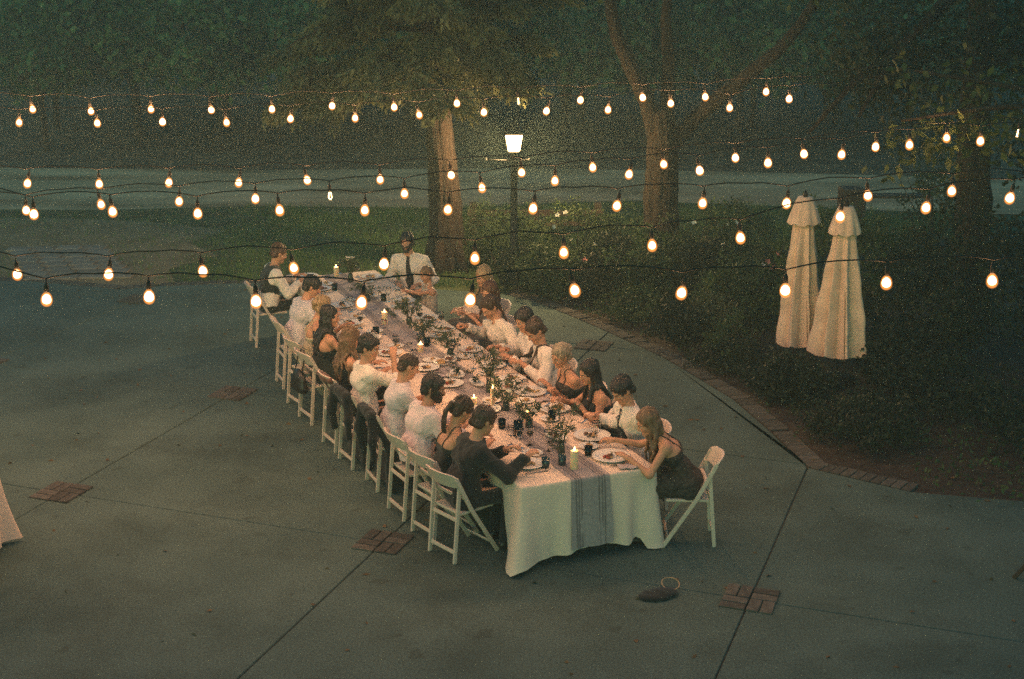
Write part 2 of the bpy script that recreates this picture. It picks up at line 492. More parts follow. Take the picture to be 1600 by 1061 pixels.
def inset(poly, d):
    """move every edge of a counter-clockwise outline inwards by d"""
    n, out = len(poly), []
    for i in range(n):
        p0, p1, p2 = Vector(poly[i - 1]), Vector(poly[i]), Vector(poly[(i + 1) % n])
        e1, e2 = (p1 - p0).normalized(), (p2 - p1).normalized()
        n1, n2 = Vector((-e1.y, e1.x)), Vector((-e2.y, e2.x))
        k = (n1 + n2)
        s = max(0.3, 1 + n1.dot(n2))
        out.append(tuple(p1 + k * (d / s)))
    return out


def clean(poly):
    out = []
    for p in poly:
        if not out or (Vector(p) - Vector(out[-1])).length > 0.05: out.append(p)
    if len(out) > 1 and (Vector(out[0]) - Vector(out[-1])).length < 0.05: out.pop()
    return out


rs = random.Random(3)
for ia in range(len(a_lines) - 1):
    for ib in range(len(b_lines) - 1):
        poly = region
        poly = clip(poly, GA[0], GA[1], a_lines[ia + 1])
        poly = clip(poly, -GA[0], -GA[1], -a_lines[ia]) if poly else poly
        poly = clip(poly, GB[0], GB[1], b_lines[ib + 1]) if poly else poly
        poly = clip(poly, -GB[0], -GB[1], -b_lines[ib]) if poly else poly
        poly = clean(poly)
        if len(poly) < 3: continue
        ar = sum(poly[i - 1][0] * poly[i][1] - poly[i][0] * poly[i - 1][1] for i in range(len(poly))) / 2
        if abs(ar) < 0.15: continue
        if ar < 0: poly = poly[::-1]
        o1 = inset(poly, 0.006)
        o2 = inset(poly, 0.013)
        n = len(poly)
        dz = rs.uniform(-0.0015, 0.0015)
        vs = [(x, y, -0.1) for x, y in o1] + [(x, y, -0.008 + dz) for x, y in o1] + [(x, y, dz) for x, y in o2]
        fs = [tuple(range(2 * n, 3 * n))]
        for i in range(n):
            j = (i + 1) % n
            fs += [(i, j, n + j, n + i), (n + i, n + j, 2 * n + j, 2 * n + i)]
        me = bpy.data.meshes.new('concrete_slab')
        me.from_pydata(vs, [], fs)
        me.materials.append(M['concrete'])
        link('concrete_slab', me, patio)

# brick squares let into the joint crossings, two by four basket weave
bk = MB().box((0, 0, -0.03), (0.212, 0.1, 0.072)).build('brick', M['brick'], patio)
bevel(bk, 0.005, 1)
brick_me = bk.data
bpy.data.objects.remove(bk)


def brick(x, y, z, rz):
    o = link('brick', brick_me, patio, (x, y, z), (rs.uniform(-.008, .008), rs.uniform(-.008, .008), rz + rs.uniform(-.02, .02)))
    return o


ga = math.atan2(GA[1], GA[0])
for a, b in ((10.79, -8.62), (14.07, -8.62), (10.79, -5.13), (10.79, -1.78), (14.07, -12.25), (17.47, -12.25), (7.45, -5.13), (7.45, -1.78), (17.47, -5.13)):
    for i in range(2):
        for j in range(2):
            for k in (-1, 1):
                da, db = (i - 0.5) * 0.225, (j - 0.5) * 0.225
                if (i + j) % 2: p, rz = gw(a + da, b + db + k * 0.056), ga
                else: p, rz = gw(a + da + k * 0.056, b + db), ga + math.pi / 2
                brick(p[0], p[1], 0.0105 + rs.uniform(-.002, .002), rz)

# brick header course along the planting bed and the lawn
def course(pts, off, step=0.108):
    cnt = 0
    for i in range(len(pts) - 1):
        p, q = Vector(pts[i]), Vector(pts[i + 1])
        d = (q - p).normalized()
        nrm = Vector((-d.y, d.x)) * off
        ln = (q - p).length
        for k in range(int(ln / step)):
            c = p + d * (k + 0.5) * step + nrm
            brick(c.x, c.y, -0.002 + rs.uniform(-.004, .004), math.atan2(nrm.y, nrm.x))
            cnt += 1
    return cnt


course(patio_edge[::-1][2:], -0.12)
course([(-8.9, 21.78), (-7.65, 21.76), (-6.03, 21.22), (-5.47, 21.42), (-4.27, 21.62), (-2.3, 21.5)], 0.11)

# paver path that leaves the patio through the lawn on the far left
path = empty('garden_path', (0, 0, 0), None, None)
path['kind'] = 'structure'
pv = MB().box((0, 0, 0), (0.40, 0.29, 0.05)).build('paver', M['path'], path)
bevel(pv, 0.008, 1)
pv_me = pv.data
bpy.data.objects.remove(pv)
for i in range(9):
    for j in range(4):
        t = i * 0.31
        x, y = -6.75 - 0.46 * t + (j - 1.5) * 0.42, 21.75 + 0.95 * t + (j - 1.5) * 0.05
        if y > 21.95: link('paver', pv_me, path, (x, y, -0.012 + rs.uniform(-.004, .004)), (0, 0, R(-2) + rs.uniform(-.03, .03)))

# flat timber edging and posts between the bed and the road
M['timber'] = mat('weathered_timber', (0.09, 0.06, 0.04), 0.85, 0.4, 6, 0.5, 40, stretch=(0.3, 4, 4))
rail = empty('timber_rail', (-0.6, 25.3, 0), 'low weathered timber rail on short posts behind the lamp post', 'fence')
for x in (-0.1, 1.0, 2.15): bevel(MB().box((x, 0, 0.28), (0.13, 0.13, 0.6)).build('post', M['timber'], rail), 0.012, 1)
for z in (0.40, 0.22): bevel(MB().box((1.02, -0.085, z), (2.45, 0.035, 0.12)).build('board', M['timber'], rail), 0.006, 1)
gp = empty('timber_post', (5.95, 24.6, 0), 'thick dark timber post with a board, standing left of the parasols', 'post')
bevel(MB().box((0, 0, 0.45), (0.42, 0.4, 1.05)).build('post_body', M['timber'], gp), 0.02, 1)
bevel(MB().box((0.75, 0, 0.83), (1.05, 0.3, 0.05)).build('board', M['timber'], gp), 0.01, 1)

# ---- grass blades on the lawn
def blades():
    n = 90000
    x = rng.uniform(-13, 9, n)
    y = rng.uniform(21.2, 28.3, n)
    edge = np.interp(x, [-13, -7.65, -6.0, -5.4, -4.2, -2, -0.1, 0.3, 0.6, 1.4, 2.6, 4.5, 6.5, 9], [21.95, 21.95, 21.4, 21.6, 21.8, 21.7, 21.1, 22.1, 23.7, 24.3, 23.6, 24.3, 24.6, 25.6])
    far = np.interp(x, [q[0] for q in road_near], [q[1] for q in road_near])
    k = (y > edge) & (y < far + rng.normal(0, 0.25, n))
    onpath = (np.abs(x - (-6.75 - 0.46 * (y - 21.75) / 0.95)) < 0.9) & (y < 24.7)
    dry = (x < -4.2) & (rng.random(n) < np.clip((-4.2 - x) / 1.6, 0, 0.9))
    patch = np.sin(x * 1.7 + 1.3) * np.sin(y * 2.3 + x * .6) + rng.normal(0, .4, n) > -0.55
    k &= ~onpath & ~dry & patch
    x, y = x[k], y[k]
    n = len(x)
    a = rng.uniform(0, 2 * np.pi, n)
    h = rng.uniform(0.035, 0.085, n)
    wd = rng.uniform(0.006, 0.012, n)
    lx, ly = rng.normal(0, .03, n), rng.normal(0, .03, n)
    v = np.zeros((n, 3, 3))
    v[:, 0] = np.stack([x - np.cos(a) * wd, y - np.sin(a) * wd, np.full(n, -.02)], 1)
    v[:, 1] = np.stack([x + np.cos(a) * wd, y + np.sin(a) * wd, np.full(n, -.02)], 1)
    v[:, 2] = np.stack([x + lx, y + ly, h], 1)
    o = link('grass', np_mesh('grass', v.reshape(-1, 3), np.arange(n * 3).reshape(-1, 3), leaf_mat('grass_blade', (0.07, 0.14, 0.04), (0.15, 0.25, 0.075))))
    o['kind'] = 'stuff'


blades()

# ------------------------------------------------------------------ trees and plants
M['bark'] = mat('bark', (0.014, 0.009, 0.0065), 0.95, 0.0, 5, 1.0, 22, col2=(0.05, 0.032, 0.0235), stretch=(4.2, 4.2, 0.45), detail=8, bdist=0.05)
M['bark_dark'] = mat('dark_bark', (0.035, 0.028, 0.022), 0.95, 0.4, 5, 1.0, 20, stretch=(3, 3, 0.5), bdist=0.04)
M['bark_grey'] = mat('grey_bark', (0.012, 0.009, 0.007), 0.95, 0.0, 5, 1.0, 20, col2=(0.045, 0.031, 0.022), stretch=(3.4, 3.4, 0.5), detail=8, bdist=0.05)
M['cedar'] = leaf_mat('cedar_needles', (0.04, 0.055, 0.026), (0.20, 0.20, 0.09), 0.3)
M['orchard'] = leaf_mat('orchard_leaf', (0.03, 0.07, 0.035), (0.16, 0.28, 0.11), 0.4)
M['oak'] = leaf_mat('oak_leaf', (0.03, 0.048, 0.02), (0.075, 0.105, 0.035), 0.3)
M['shrub'] = leaf_mat('shrub_leaf', (0.03, 0.055, 0.022), (0.08, 0.13, 0.045), 0.3)
M['shrub_dark'] = leaf_mat('evergreen_leaf', (0.010, 0.018, 0.009), (0.024, 0.036, 0.014), 0.15)
M['rose_leaf'] = leaf_mat('rose_leaf', (0.028, 0.05, 0.018), (0.075, 0.115, 0.035), 0.3)
M['silver'] = leaf_mat('grey_green_leaf', (0.06, 0.08, 0.045), (0.13, 0.15, 0.08), 0.3)
M['petal_white'] = mat('white_petal', (0.78, 0.74, 0.62), 0.6, 0.1, 20)
M['petal_pink'] = mat('pink_petal', (0.62, 0.25, 0.22), 0.6, 0.2, 20)


def leaves(cent, length, width, spread, per, dirs=None, droop=0.0, r=None, flat=0.0):
    """cent (n,3): twig ends; per leaves round each; returns v,f of folded four-point leaves"""
    r = r or rng
    n = len(cent) * per
    c = np.repeat(cent, per, 0) + r.normal(0, 1, (n, 3)) * np.asarray(spread)
    d = r.normal(0, 1, (n, 3))
    d[:, 2] *= (1 - flat)
    if dirs is not None: d = d * 0.75 + np.repeat(dirs, per, 0)
    d[:, 2] -= droop
    d /= np.linalg.norm(d, axis=1, keepdims=True) + 1e-6
    s = np.cross(d, r.normal(0, 1, (n, 3)) + np.array([0, 0, 1.2]))
    s /= np.linalg.norm(s, axis=1, keepdims=True) + 1e-6
    up = np.cross(s, d)
    L = (length * r.uniform(0.6, 1.3, n))[:, None]
    W = (width * r.uniform(0.7, 1.3, n))[:, None]
    v = np.stack([c, c + d * L * .45 + s * W * .5 + up * W * .12, c + d * L, c + d * L * .45 - s * W * .5 + up * W * .12], 1).reshape(-1, 3)
    f = np.arange(n * 4).reshape(-1, 4)
    return v, f


def blob_points(n, c, rad, r, hollow=0.55, low=None):
    d = r.normal(0, 1, (n, 3))
    d /= np.linalg.norm(d, axis=1, keepdims=True)
    q = (hollow + (1 - hollow) * r.random(n) ** 0.6)[:, None]
    # uneven outline
    ph = r.uniform(0, 6.28, 6)
    lump = 1 + .16 * np.sin(3 * d[:, 0] * 2 + ph[0]) * np.sin(3 * d[:, 1] * 2 + ph[1]) + .14 * np.sin(5 * d[:, 2] + ph[2] + 4 * d[:, 0])
    p = np.asarray(c) + d * q * lump[:, None] * np.asarray(rad)
    keep = np.sin(p[:, 0] * 2.9 + ph[3]) + np.sin(p[:, 1] * 2.7 + ph[4]) + np.sin(p[:, 2] * 3.3 + ph[5]) > -1.15   # gaps
    p = p[keep]
    if low is not None: p = p[p[:, 2] > low]
    return p


def limb(mb, pts, r0, r1, n=10, wob=0.05, ridge=0.0):
    out, P = [], [Vector(p) for p in pts]
    m = 9 if ridge else 5
    for i in range(len(P) - 1):
        for k in range(m):
            t = k / m
            a, b = P[i], P[i + 1]
            pm, pn = P[max(i - 1, 0)], P[min(i + 2, len(P) - 1)]
            q = 0.5 * ((2 * a) + (b - pm) * t + (2 * pm - 5 * a + 4 * b - pn) * t * t + (3 * a - pm - 3 * b + pn) * t ** 3)
            out.append(q + Vector((random.uniform(-1, 1), random.uniform(-1, 1), 0)) * wob * r0)
    out.append(P[-1])
    k = len(out)
    rad = [r0 + (r1 - r0) * i / (k - 1) for i in range(k)]
    mb.tube(out, rad, n, jitter=0.05 if ridge else 0.09, ridge=ridge)
    return out


# --- cedar at the left, boughs hanging over the lawn
def cedar():
    base = Vector((-1.06, 22.6, 0))
    t = empty('cedar_tree', base, 'tall cedar with a thick reddish trunk and drooping feathery boughs behind the table', 'tree')
    mb = MB()
    limb(mb, [(0.03, 0, -.1), (0.0, 0, 0.5), (-0.03, 0, 1.4), (-0.12, 0, 2.6), (-0.2, 0, 4.0), (-0.2, .1, 6.5), (-0.2, .1, 9.5)], 0.29, 0.12, 60, 0.02, .055)
    for k in range(5):
        a = k * 1.3 + .4
        mb.tube([(0.24 * math.cos(a), .24 * math.sin(a), .5), (.30 * math.cos(a), .30 * math.sin(a), .12), (.42 * math.cos(a), .42 * math.sin(a), -.08)], [.07, .1, .06], 8, jitter=.1)
    mb.build('trunk', M['bark'], t, True)
    r = np.random.default_rng(11)
    pts, dirs = [], []
    bm = MB()
    def bough(z, az, ln, drop):
        n = 12
        p0 = np.array([-0.15, 0, z])
        cp = []
        for i in range(n + 1):
            s = i / n
            cp.append(p0 + np.array([math.cos(az), math.sin(az), 0]) * ln * s + np.array([r.normal(0, .03), r.normal(0, .03), 0.30 * s - drop * s * s]))
        bm.tube(cp, [0.045 * (1 - i / (n + 1)) + .006 for i in range(n + 1)], 6)
        for i in range(3, n + 1):
            s = i / n
            for sd in (-1, 1):
                for q in range(3):                      # side sprays
                    if r.random() < .36 or math.sin(3 * az + 5 * s + z * 2) < -.62: continue
                    l2 = (0.28 + 0.5 * (1 - s) + r.uniform(0, .25)) * min(1, ln / 2)
                    a2 = az + sd * r.uniform(.5, 1.1)
                    for u in np.linspace(.15, 1, 6):
                        pts.append(cp[i] + np.array([math.cos(a2), math.sin(a2), 0]) * l2 * u + np.array([0, 0, -.35 * l2 * u * u + r.normal(0, .04)]))
                        dirs.append((math.cos(a2), math.sin(a2), -.55 - .5 * u))
    for i in range(46):
        z = 3.05 + 4.4 * (i / 46) ** 1.1
        az = i * 2.39996 + r.normal(0, .2)
        ln = (2.5 - 0.22 * (z - 2.8)) * r.uniform(.65, 1.1)
        if math.cos(az) > 0.3 and math.sin(az) < .4: ln *= 0.72
        bough(z, az, ln, r.uniform(.45, 1.1) * ln / 2.6)
    for az, z, ln, drop in ((3.35, 3.35, 2.3, .95), (3.8, 3.2, 2.0, .8), (4.2, 3.6, 1.7, .5), (4.75, 3.7, 1.5, .4), (5.5, 3.6, 1.5, .5), (5.9, 3.5, 1.65, .95), (3.05, 3.9, 2.4, .8), (4.5, 3.7, 2.0, .8), (3.6, 4.2, 2.4, .9)):
        bough(z, az, ln, drop)
    bm.build('bough', M['bark'], t, True)
    v, f = leaves(np.array(pts), 0.125, 0.042, (.055, .055, .035), 10, np.array(dirs), .1, r, .3)
    link('crown', np_mesh('crown', v, f, M['cedar']), t)


cedar()


# --- forked tree in the planting bed
def forked():
    t = empty('forked_tree', (2.42, 22.6, 0), 'broad dark tree forking into bent limbs at the right of the lamp post', 'tree')
    mb = MB()
    limb(mb, [(0, 0, -.1), (0, 0, .4), (-.02, 0, 1.2), (-.03, 0, 2.2), (-.1, 0, 2.6)], .30, .22, 54, .02, .05)
    mb.build('trunk', M['bark_grey'], t, True)
    m1 = MB(); limb(m1, [(-.12, 0, 2.0), (-.28, -.1, 2.65), (-.62, -.3, 3.35), (-.86, -.5, 3.9), (-.93, -.6, 4.6), (-.7, -.7, 6)], .135, .08, 26, .04, .04); m1.build('limb', M['bark_grey'], t, True)
    m2 = MB(); limb(m2, [(.1, 0, 2.0), (.55, 0, 2.5), (1.2, -.2, 3.1), (1.75, -.5, 3.65), (2.2, -.7, 4.4), (2.8, -.8, 5.6)], .135, .06, 26, .04, .04); m2.build('limb', M['bark_grey'], t, True)
    m3 = MB(); limb(m3, [(0, 0, 2.3), (.05, .1, 3.2), (.0, .2, 4.2), (.2, .3, 6)], .12, .06, 14, .04); m3.build('limb', M['bark_grey'], t, True)
    r = np.random.default_rng(5)
    P = np.concatenate([blob_points(420, (0, .2, 6.4), (3.0, 2.6, 1.7), r), blob_points(90, (-1.0, -.9, 5.0), (1.1, .9, .5), r), blob_points(110, (2.2, -.4, 4.9), (1.3, 1, .6), r)])
    v, f = leaves(P, .11, .06, (.17, .17, .12), 22, None, .3, r)
    link('crown', np_mesh('crown', v, f, M['oak']), t)


forked()

# --- orchard rows beyond the road
ORD = ['first', 'second', 'third', 'fourth', 'fifth', 'sixth', 'seventh', 'eighth', 'ninth', 'tenth', 'eleventh', 'twelfth', 'thirteenth']
protos = []
for s in range(3):
    r = np.random.default_rng(40 + s)
    P = np.concatenate([blob_points(230, (0, 0, 3.0), (1.7, 1.5, 1.35), r, .6, 1.45), blob_points(90, (r.uniform(-.7, .7), -.6, 2.4), (1.2, .9, .8), r, .6, 1.35), blob_points(80, (r.uniform(-.7, .7), .2, 4.0), (1.1, 1.1, .9), r, .6)])
    v, f = leaves(P, .22, .13, (.17, .17, .14), 15, None, .25, r)
    mb = MB()
    limb(mb, [(0, 0, -.1), (r.uniform(-.05, .05), 0, .7), (r.uniform(-.1, .1), 0, 1.5), (r.uniform(-.2, .2), 0, 2.6)], .10, .06, 10, .1)
    for k in range(4):
        a = k * 1.57 + s
        limb(mb, [(0, 0, 1.3), (.4 * math.cos(a), .4 * math.sin(a), 2.0), (1.0 * math.cos(a), 1.0 * math.sin(a), 3.0)], .05, .02, 6, .1)
    protos.append((np_mesh('crown', v, f, M['orchard']), mb.mesh('trunk', M['bark_dark'], True)))
for row, (y, x0, dx, n, nm) in enumerate(((35.6, -11.4, 2.15, 11, 'front'), (39.2, -12.6, 2.4, 11, 'middle'), (43.2, -14.2, 2.6, 12, 'back'))):
    for i in range(n):
        cme, tme = protos[(i * 2 + row + (i // 3)) % 3]
        x = x0 + i * dx + rs.uniform(-.35, .35)
        t = empty('orchard_tree', (x, y + rs.uniform(-.4, .4), -.04), '%s leafy orchard tree from the left in the %s row beyond the gravel road' % (ORD[i], nm), 'tree', rs.uniform(0, 6.28), 'orchard trees beyond the road')
        t.scale = [rs.uniform(.92, 1.12)] * 3
        link('crown', cme, t)
        link('trunk', tme, t)

# far hedge that closes the orchard
r = np.random.default_rng(77)
P = np.stack([r.uniform(-34, 34, 2600), r.uniform(49, 52, 2600), r.uniform(0.2, 6.2, 2600)], 1)
v, f = leaves(P, .42, .22, (.35, .35, .3), 9, None, .2, r)
hd = link('woodland', np_mesh('woodland', v, f, M['oak']))
tag(hd, 'dark woodland edge far behind the orchard', 'woodland', None, 'stuff')

# --- dark tree over the right of the bed
def right_tree():
    t = empty('spreading_tree', (6.6, 19.6, 0), 'dark spreading tree with slanting branches above the closed parasols', 'tree')
    mb = MB()
    limb(mb, [(0, 0, -.1), (-.1, 0, 1.2), (-.3, -.2, 2.6), (-.4, -.4, 4.5), (-.4, -.3, 7)], .3, .14, 16, .03)
    mb.build('trunk', M['bark_dark'], t, True)
    for pts, r0, r1 in (([(-.3, -.3, 4.9), (-1.5, -1.3, 4.1), (-2.3, -1.6, 3.5), (-2.85, -1.6, 2.85)], .07, .02), ([(-.3, -.3, 5.2), (-1.3, -1.4, 4.4), (-1.9, -1.7, 3.75), (-2.3, -1.9, 3.1)], .06, .02),
                        ([(-.3, -.3, 3.6), (.6, -1.3, 4.2), (1.3, -2.2, 5)], .1, .04)):
        m = MB()
        limb(m, pts, r0, r1, 8, .1)
        m.build('branch', M['bark'], t, True)
    r = np.random.default_rng(21)
    P = np.concatenate([blob_points(420, (.2, -.6, 5.2), (3.2, 2.8, 1.9), r, .4), blob_points(200, (.6, -.8, 3.4), (2.2, 2.0, 1.2), r, .4), blob_points(60, (-1.9, -1.2, 3.7), (.8, .8, .5), r, .3)])
    v, f = leaves(P, .12, .06, (.2, .2, .16), 24, None, .3, r)
    link('crown', np_mesh('crown', v, f, M['shrub_dark']), t)


right_tree()


def near_tree():
    t = empty('overhanging_tree', (6.9, 13.6, 0), 'dark tree at the right edge whose leafy branches hang among the string lights', 'tree')
    mb = MB()
    limb(mb, [(0, 0, -.1), (0, 0, 1.4), (-.1, 0, 2.6), (-.3, -.1, 4.4)], .2, .1, 14, .03)
    mb.build('trunk', M['bark_dark'], t, True)
    m = MB()
    limb(m, [(-.1, 0, 3.0), (-1.2, -.5, 3.6), (-2.3, -.9, 3.85), (-3.5, -1.15, 3.75)], .06, .012, 8, .1)
    m.build('branch', M['bark_dark'], t, True)
    m = MB()
    limb(m, [(-.2, 0, 3.4), (-1.4, .4, 3.75), (-2.9, .7, 4.0)], .05, .012, 8, .1)
    m.build('branch', M['bark_dark'], t, True)
    r = np.random.default_rng(9)
    q = [np.array([-.1, 0, 3.0])]
    tw_ = np.concatenate([np.linspace((-1.7, -.7, 3.72), (-3.55, -1.15, 3.72), 26), np.linspace((-1.5, .4, 3.8), (-2.9, .7, 3.95), 16)])
    tw_ = tw_ + r.normal(0, .09, tw_.shape) + np.stack([np.zeros(len(tw_)), np.zeros(len(tw_)), -np.abs(r.normal(0, .16, len(tw_)))], 1)
    P = np.concatenate([blob_points(330, (.3, .2, 4.2), (2.1, 2.0, 1.35), r, .4), tw_])
    v, f = leaves(P, .12, .055, (.13, .13, .10), 15, None, .5, r)
    link('crown', np_mesh('crown', v, f, M['oak']), t)


near_tree()


# --- shrubs
def shrub_mesh(seed, rad, h, leaf, width, n, per, m, tall=0.0):
    r = np.random.default_rng(seed)
    P = blob_points(n, (0, 0, h * .52), (rad, rad, h * .5), r, .45, 0.03)
    v, f = leaves(P, leaf, width, (.06 * rad + .02, .06 * rad + .02, .05), per, None, -.2, r)
    return np_mesh('foliage', v, f, m)


def stems_mesh(seed, rad, h, n=7):
    r = random.Random(seed)
    mb = MB()
    for k in range(n):
        a = r.uniform(0, 6.28)
        q = r.uniform(.4, .9)
        mb.tube([(0.04 * math.cos(a), .04 * math.sin(a), -.05), (rad * .4 * q * math.cos(a), rad * .4 * q * math.sin(a), h * .4), (rad * q * math.cos(a), rad * q * math.sin(a), h * .85)], [.014, .01, .004], 5)
    return mb.mesh('stems', M['bark_dark'], True)


def flower_mesh(m, rad=0.045):
    mb = MB()
    for k in range(9):
        a = k * 2.4
        tilt = 0.35 + 0.1 * (k // 3)
        rr = rad * (1.0 if k < 5 else .62)
        c, s = math.cos(a), math.sin(a)
        mb.add([(0, 0, 0), (c * rr * .6 - s * rr * .42, s * rr * .6 + c * rr * .42, rr * tilt), (c * rr, s * rr, rr * (tilt + .25)), (c * rr * .6 + s * rr * .42, s * rr * .6 - c * rr * .42, rr * tilt)], [(0, 1, 2, 3)])
    mb.lathe([(.004, 0), (rad * .25, rad * .2), (.002, rad * .45)], 8)
    return mb.mesh('flower', m, True)


fl_white, fl_pink = flower_mesh(M['petal_white']), flower_mesh(M['petal_pink'], .055)


def shrub(name, label, x, y, rad, h, m, seed, leaf=.06, width=.03, n=120, per=26, flowers=(), cat='shrub', rz=0.0):
    t = empty(name, (x, y, -.02), label, cat, rz)
    link('foliage', shrub_mesh(seed, rad, h, leaf, width, n, per, m), t)
    link('stems', stems_mesh(seed, rad, h), t)
    for (fx, fy, fz, k) in flowers:
        o = link('flower', fl_pink if k == 'p' else fl_white, t, (fx - x, fy - y, fz + .02), (R(-50) + rs.uniform(-.4, .4), rs.uniform(-.4, .4), rs.uniform(0, 6)))
    return t


shrub('rose_bush', 'white flowering rose bush right of the lamp post', 1.0, 21.7, .62, 1.3, M['rose_leaf'], 1, .06, .035, 150, 24,
      [(.70, 21.3, 1.14, 'w'), (.82, 21.28, 1.18, 'w'), (.62, 21.2, .98, 'w'), (1.42, 21.2, .42, 'w'), (.9, 21.05, .8, 'w'), (1.25, 21.1, .72, 'w'), (1.1, 21.0, .5, 'p')])
shrub('rose_bush', 'tall loose rose bush with white blooms in front of the forked tree', 2.75, 21.5, .72, 1.35, M['rose_leaf'], 2, .06, .035, 160, 24,
      [(3.30, 21.3, .98, 'w'), (3.41, 21.3, 1.02, 'w'), (2.72, 20.9, 1.12, 'w'), (3.2, 21.0, .75, 'w'), (2.5, 20.9, .7, 'w')])
shrub('rose_bush', 'pink flowering rose bush beside the closed parasols', 3.62, 20.1, .55, .95, M['rose_leaf'], 3, .06, .035, 120, 24,
      [(3.60, 19.62, .80, 'p'), (3.70, 19.6, .72, 'p'), (3.54, 19.6, .76, 'w'), (3.75, 19.65, .9, 'p'), (3.4, 19.6, .7, 'w')])
shrub('feathery_shrub', 'feathery green shrub between the cedar trunk and the lamp post', -.45, 22.9, .62, .95, M['shrub'], 4, .16, .012, 150, 30)
shrub('feathery_shrub', 'low feathery shrub at the foot of the lamp post', .35, 22.1, .5, .75, M['shrub'], 5, .14, .012, 120, 30)
shrub('dark_shrub', 'dark clipped shrub behind the far right diners', -.1, 21.5, .45, .6, M['shrub_dark'], 6, .05, .03, 110, 24)
shrub('round_shrub', 'round green shrub left of the forked trunk', 1.7, 22.4, .55, 1.0, M['shrub'], 7, .055, .03, 130, 26)
shrub('round_shrub', 'dense dark shrub against the foot of the forked trunk', 2.1, 21.2, .55, .7, M['shrub_dark'], 8, .055, .03, 130, 26)
shrub('grey_leaved_shrub', 'small grey green shrub low in the bed below the parasols', 2.75, 18.75, .5, .55, M['silver'], 9, .09, .018, 110, 22)
shrub('low_shrub', 'low dark shrub in the middle of the planting bed', 1.75, 19.6, .5, .42, M['shrub'], 10, .05, .03, 90, 22)
shrub('low_shrub', 'low dark shrub by the brick edge near the parasols', 2.75, 17.2, .42, .34, M['shrub_dark'], 12, .05, .03, 90, 22)
shrub('tall_shrub', 'tall dark shrub rising just behind the closed parasols', 4.6, 19.0, .95, 1.75, M['shrub'], 13, .08, .045, 200, 24)
shrub('tall_shrub', 'tall dark shrub to the right behind the closed parasols', 6.0, 18.0, 1.1, 1.9, M['shrub_dark'], 14, .08, .045, 220, 24)
shrub('tall_shrub', 'tall dark shrub near the right edge of the photograph', 7.3, 16.6, 1.1, 1.7, M['shrub_dark'], 15, .08, .045, 220, 24)
shrub('spreading_shrub', 'dark spreading shrub in front of the parasols at the right', 4.9, 15.6, .85, .6, M['shrub_dark'], 16, .06, .03, 170, 24)
shrub('spreading_shrub', 'dark spreading shrub at the front corner of the bed', 3.85, 14.6, .6, .42, M['shrub_dark'], 17, .06, .03, 140, 24)
shrub('spreading_shrub', 'dark spreading shrub low at the right edge of the photograph', 5.9, 14.2, .9, .7, M['shrub_dark'], 18, .06, .03, 170, 24)
shrub('climbing_rose', 'climbing rose with hanging leafy sprays right of the timber post', 7.1, 23.4, .9, 1.7, M['rose_leaf'], 19, .08, .05, 120, 20)

for i, (x, y, rd, h, mm, lb) in enumerate((
        (.55, 20.95, .5, .75, 'shrub', 'leafy shrub behind the arm stretching man at the patio edge'), (1.35, 20.75, .55, .95, 'shrub_dark', 'dark shrub just in front of the white rose bush'),
        (2.05, 20.3, .6, 1.05, 'shrub', 'full leafy shrub before the forked trunk'), (2.75, 20.0, .6, 1.15, 'shrub_dark', 'tall dark shrub left of the pink roses'),
        (3.2, 19.1, .6, 1.0, 'shrub', 'leafy shrub between the pink roses and the left parasol'), (2.15, 18.55, .45, .5, 'shrub_dark', 'small dark shrub near the brick edge in the middle'),
        (3.05, 17.5, .5, .6, 'shrub', 'leafy shrub directly left of the parasols'), (3.3, 16.1, .5, .45, 'shrub_dark', 'dark low shrub in front of the left parasol'),
        (4.75, 16.6, .55, .75, 'shrub_dark', 'dark shrub set a step right of the right parasol'), (5.2, 17.3, .8, 1.2, 'shrub_dark', 'broad dark shrub two steps right of the parasols'),
        (.05, 22.9, .5, .9, 'shrub', 'leafy shrub just behind the lamp post'), (3.6, 22.4, .7, 1.2, 'shrub', 'leafy shrub right of the forked trunk'))):
    shrub('leafy_shrub', lb, x, y, rd, h, M[mm], 70 + i, .065, .035, 170, 26)

# ground cover in the bed, clippings and fallen leaves
def cover():
    r = np.random.default_rng(33)
    n = 5200
    x, y = r.uniform(-.2, 9, n), r.uniform(12.8, 24, n)
    ex = np.interp(y, [q[1] for q in patio_edge[::-1][2:]], [q[0] for q in patio_edge[::-1][2:]])
    k = (x > ex + .25) & (np.sin(x * 2.1) * np.sin(y * 1.7) + r.normal(0, .4, n) > -.1)
    P = np.stack([x, y, np.abs(r.normal(0, .06, n))], 1)[k]
    v, f = leaves(P, .07, .03, (.07, .07, .02), 4, None, -.3, r)
    o = link('ground_cover', np_mesh('ground_cover', v, f, M['shrub']))
    o['kind'] = 'stuff'
    n = 620
    x, y = r.uniform(-9, 5, n), r.uniform(6.5, 31, n)
    P = np.stack([x, y, np.full(n, .006)], 1)
    v, f = leaves(P, .06, .035, (.05, .05, .002), 1, None, 0, r, .95)
    o = link('fallen_leaves', np_mesh('fallen_leaves', v, f, mat('dry_leaf', (0.12, .075, .035), .9, .4)))
    o['kind'] = 'stuff'


cover()

# ------------------------------------------------------------------ lamp post, parasols, string lights
M['iron'] = mat('black_iron', (0.018, 0.018, 0.017), 0.6, 0.3, 20, 0.2, 80)
M['rubber'] = mat('black_rubber', (0.012, 0.012, 0.011), 0.6, 0.2, 30)
M['lamp_glass'] = glow('lit_lamp_glass', (1.0, 0.62, 0.27), 280)


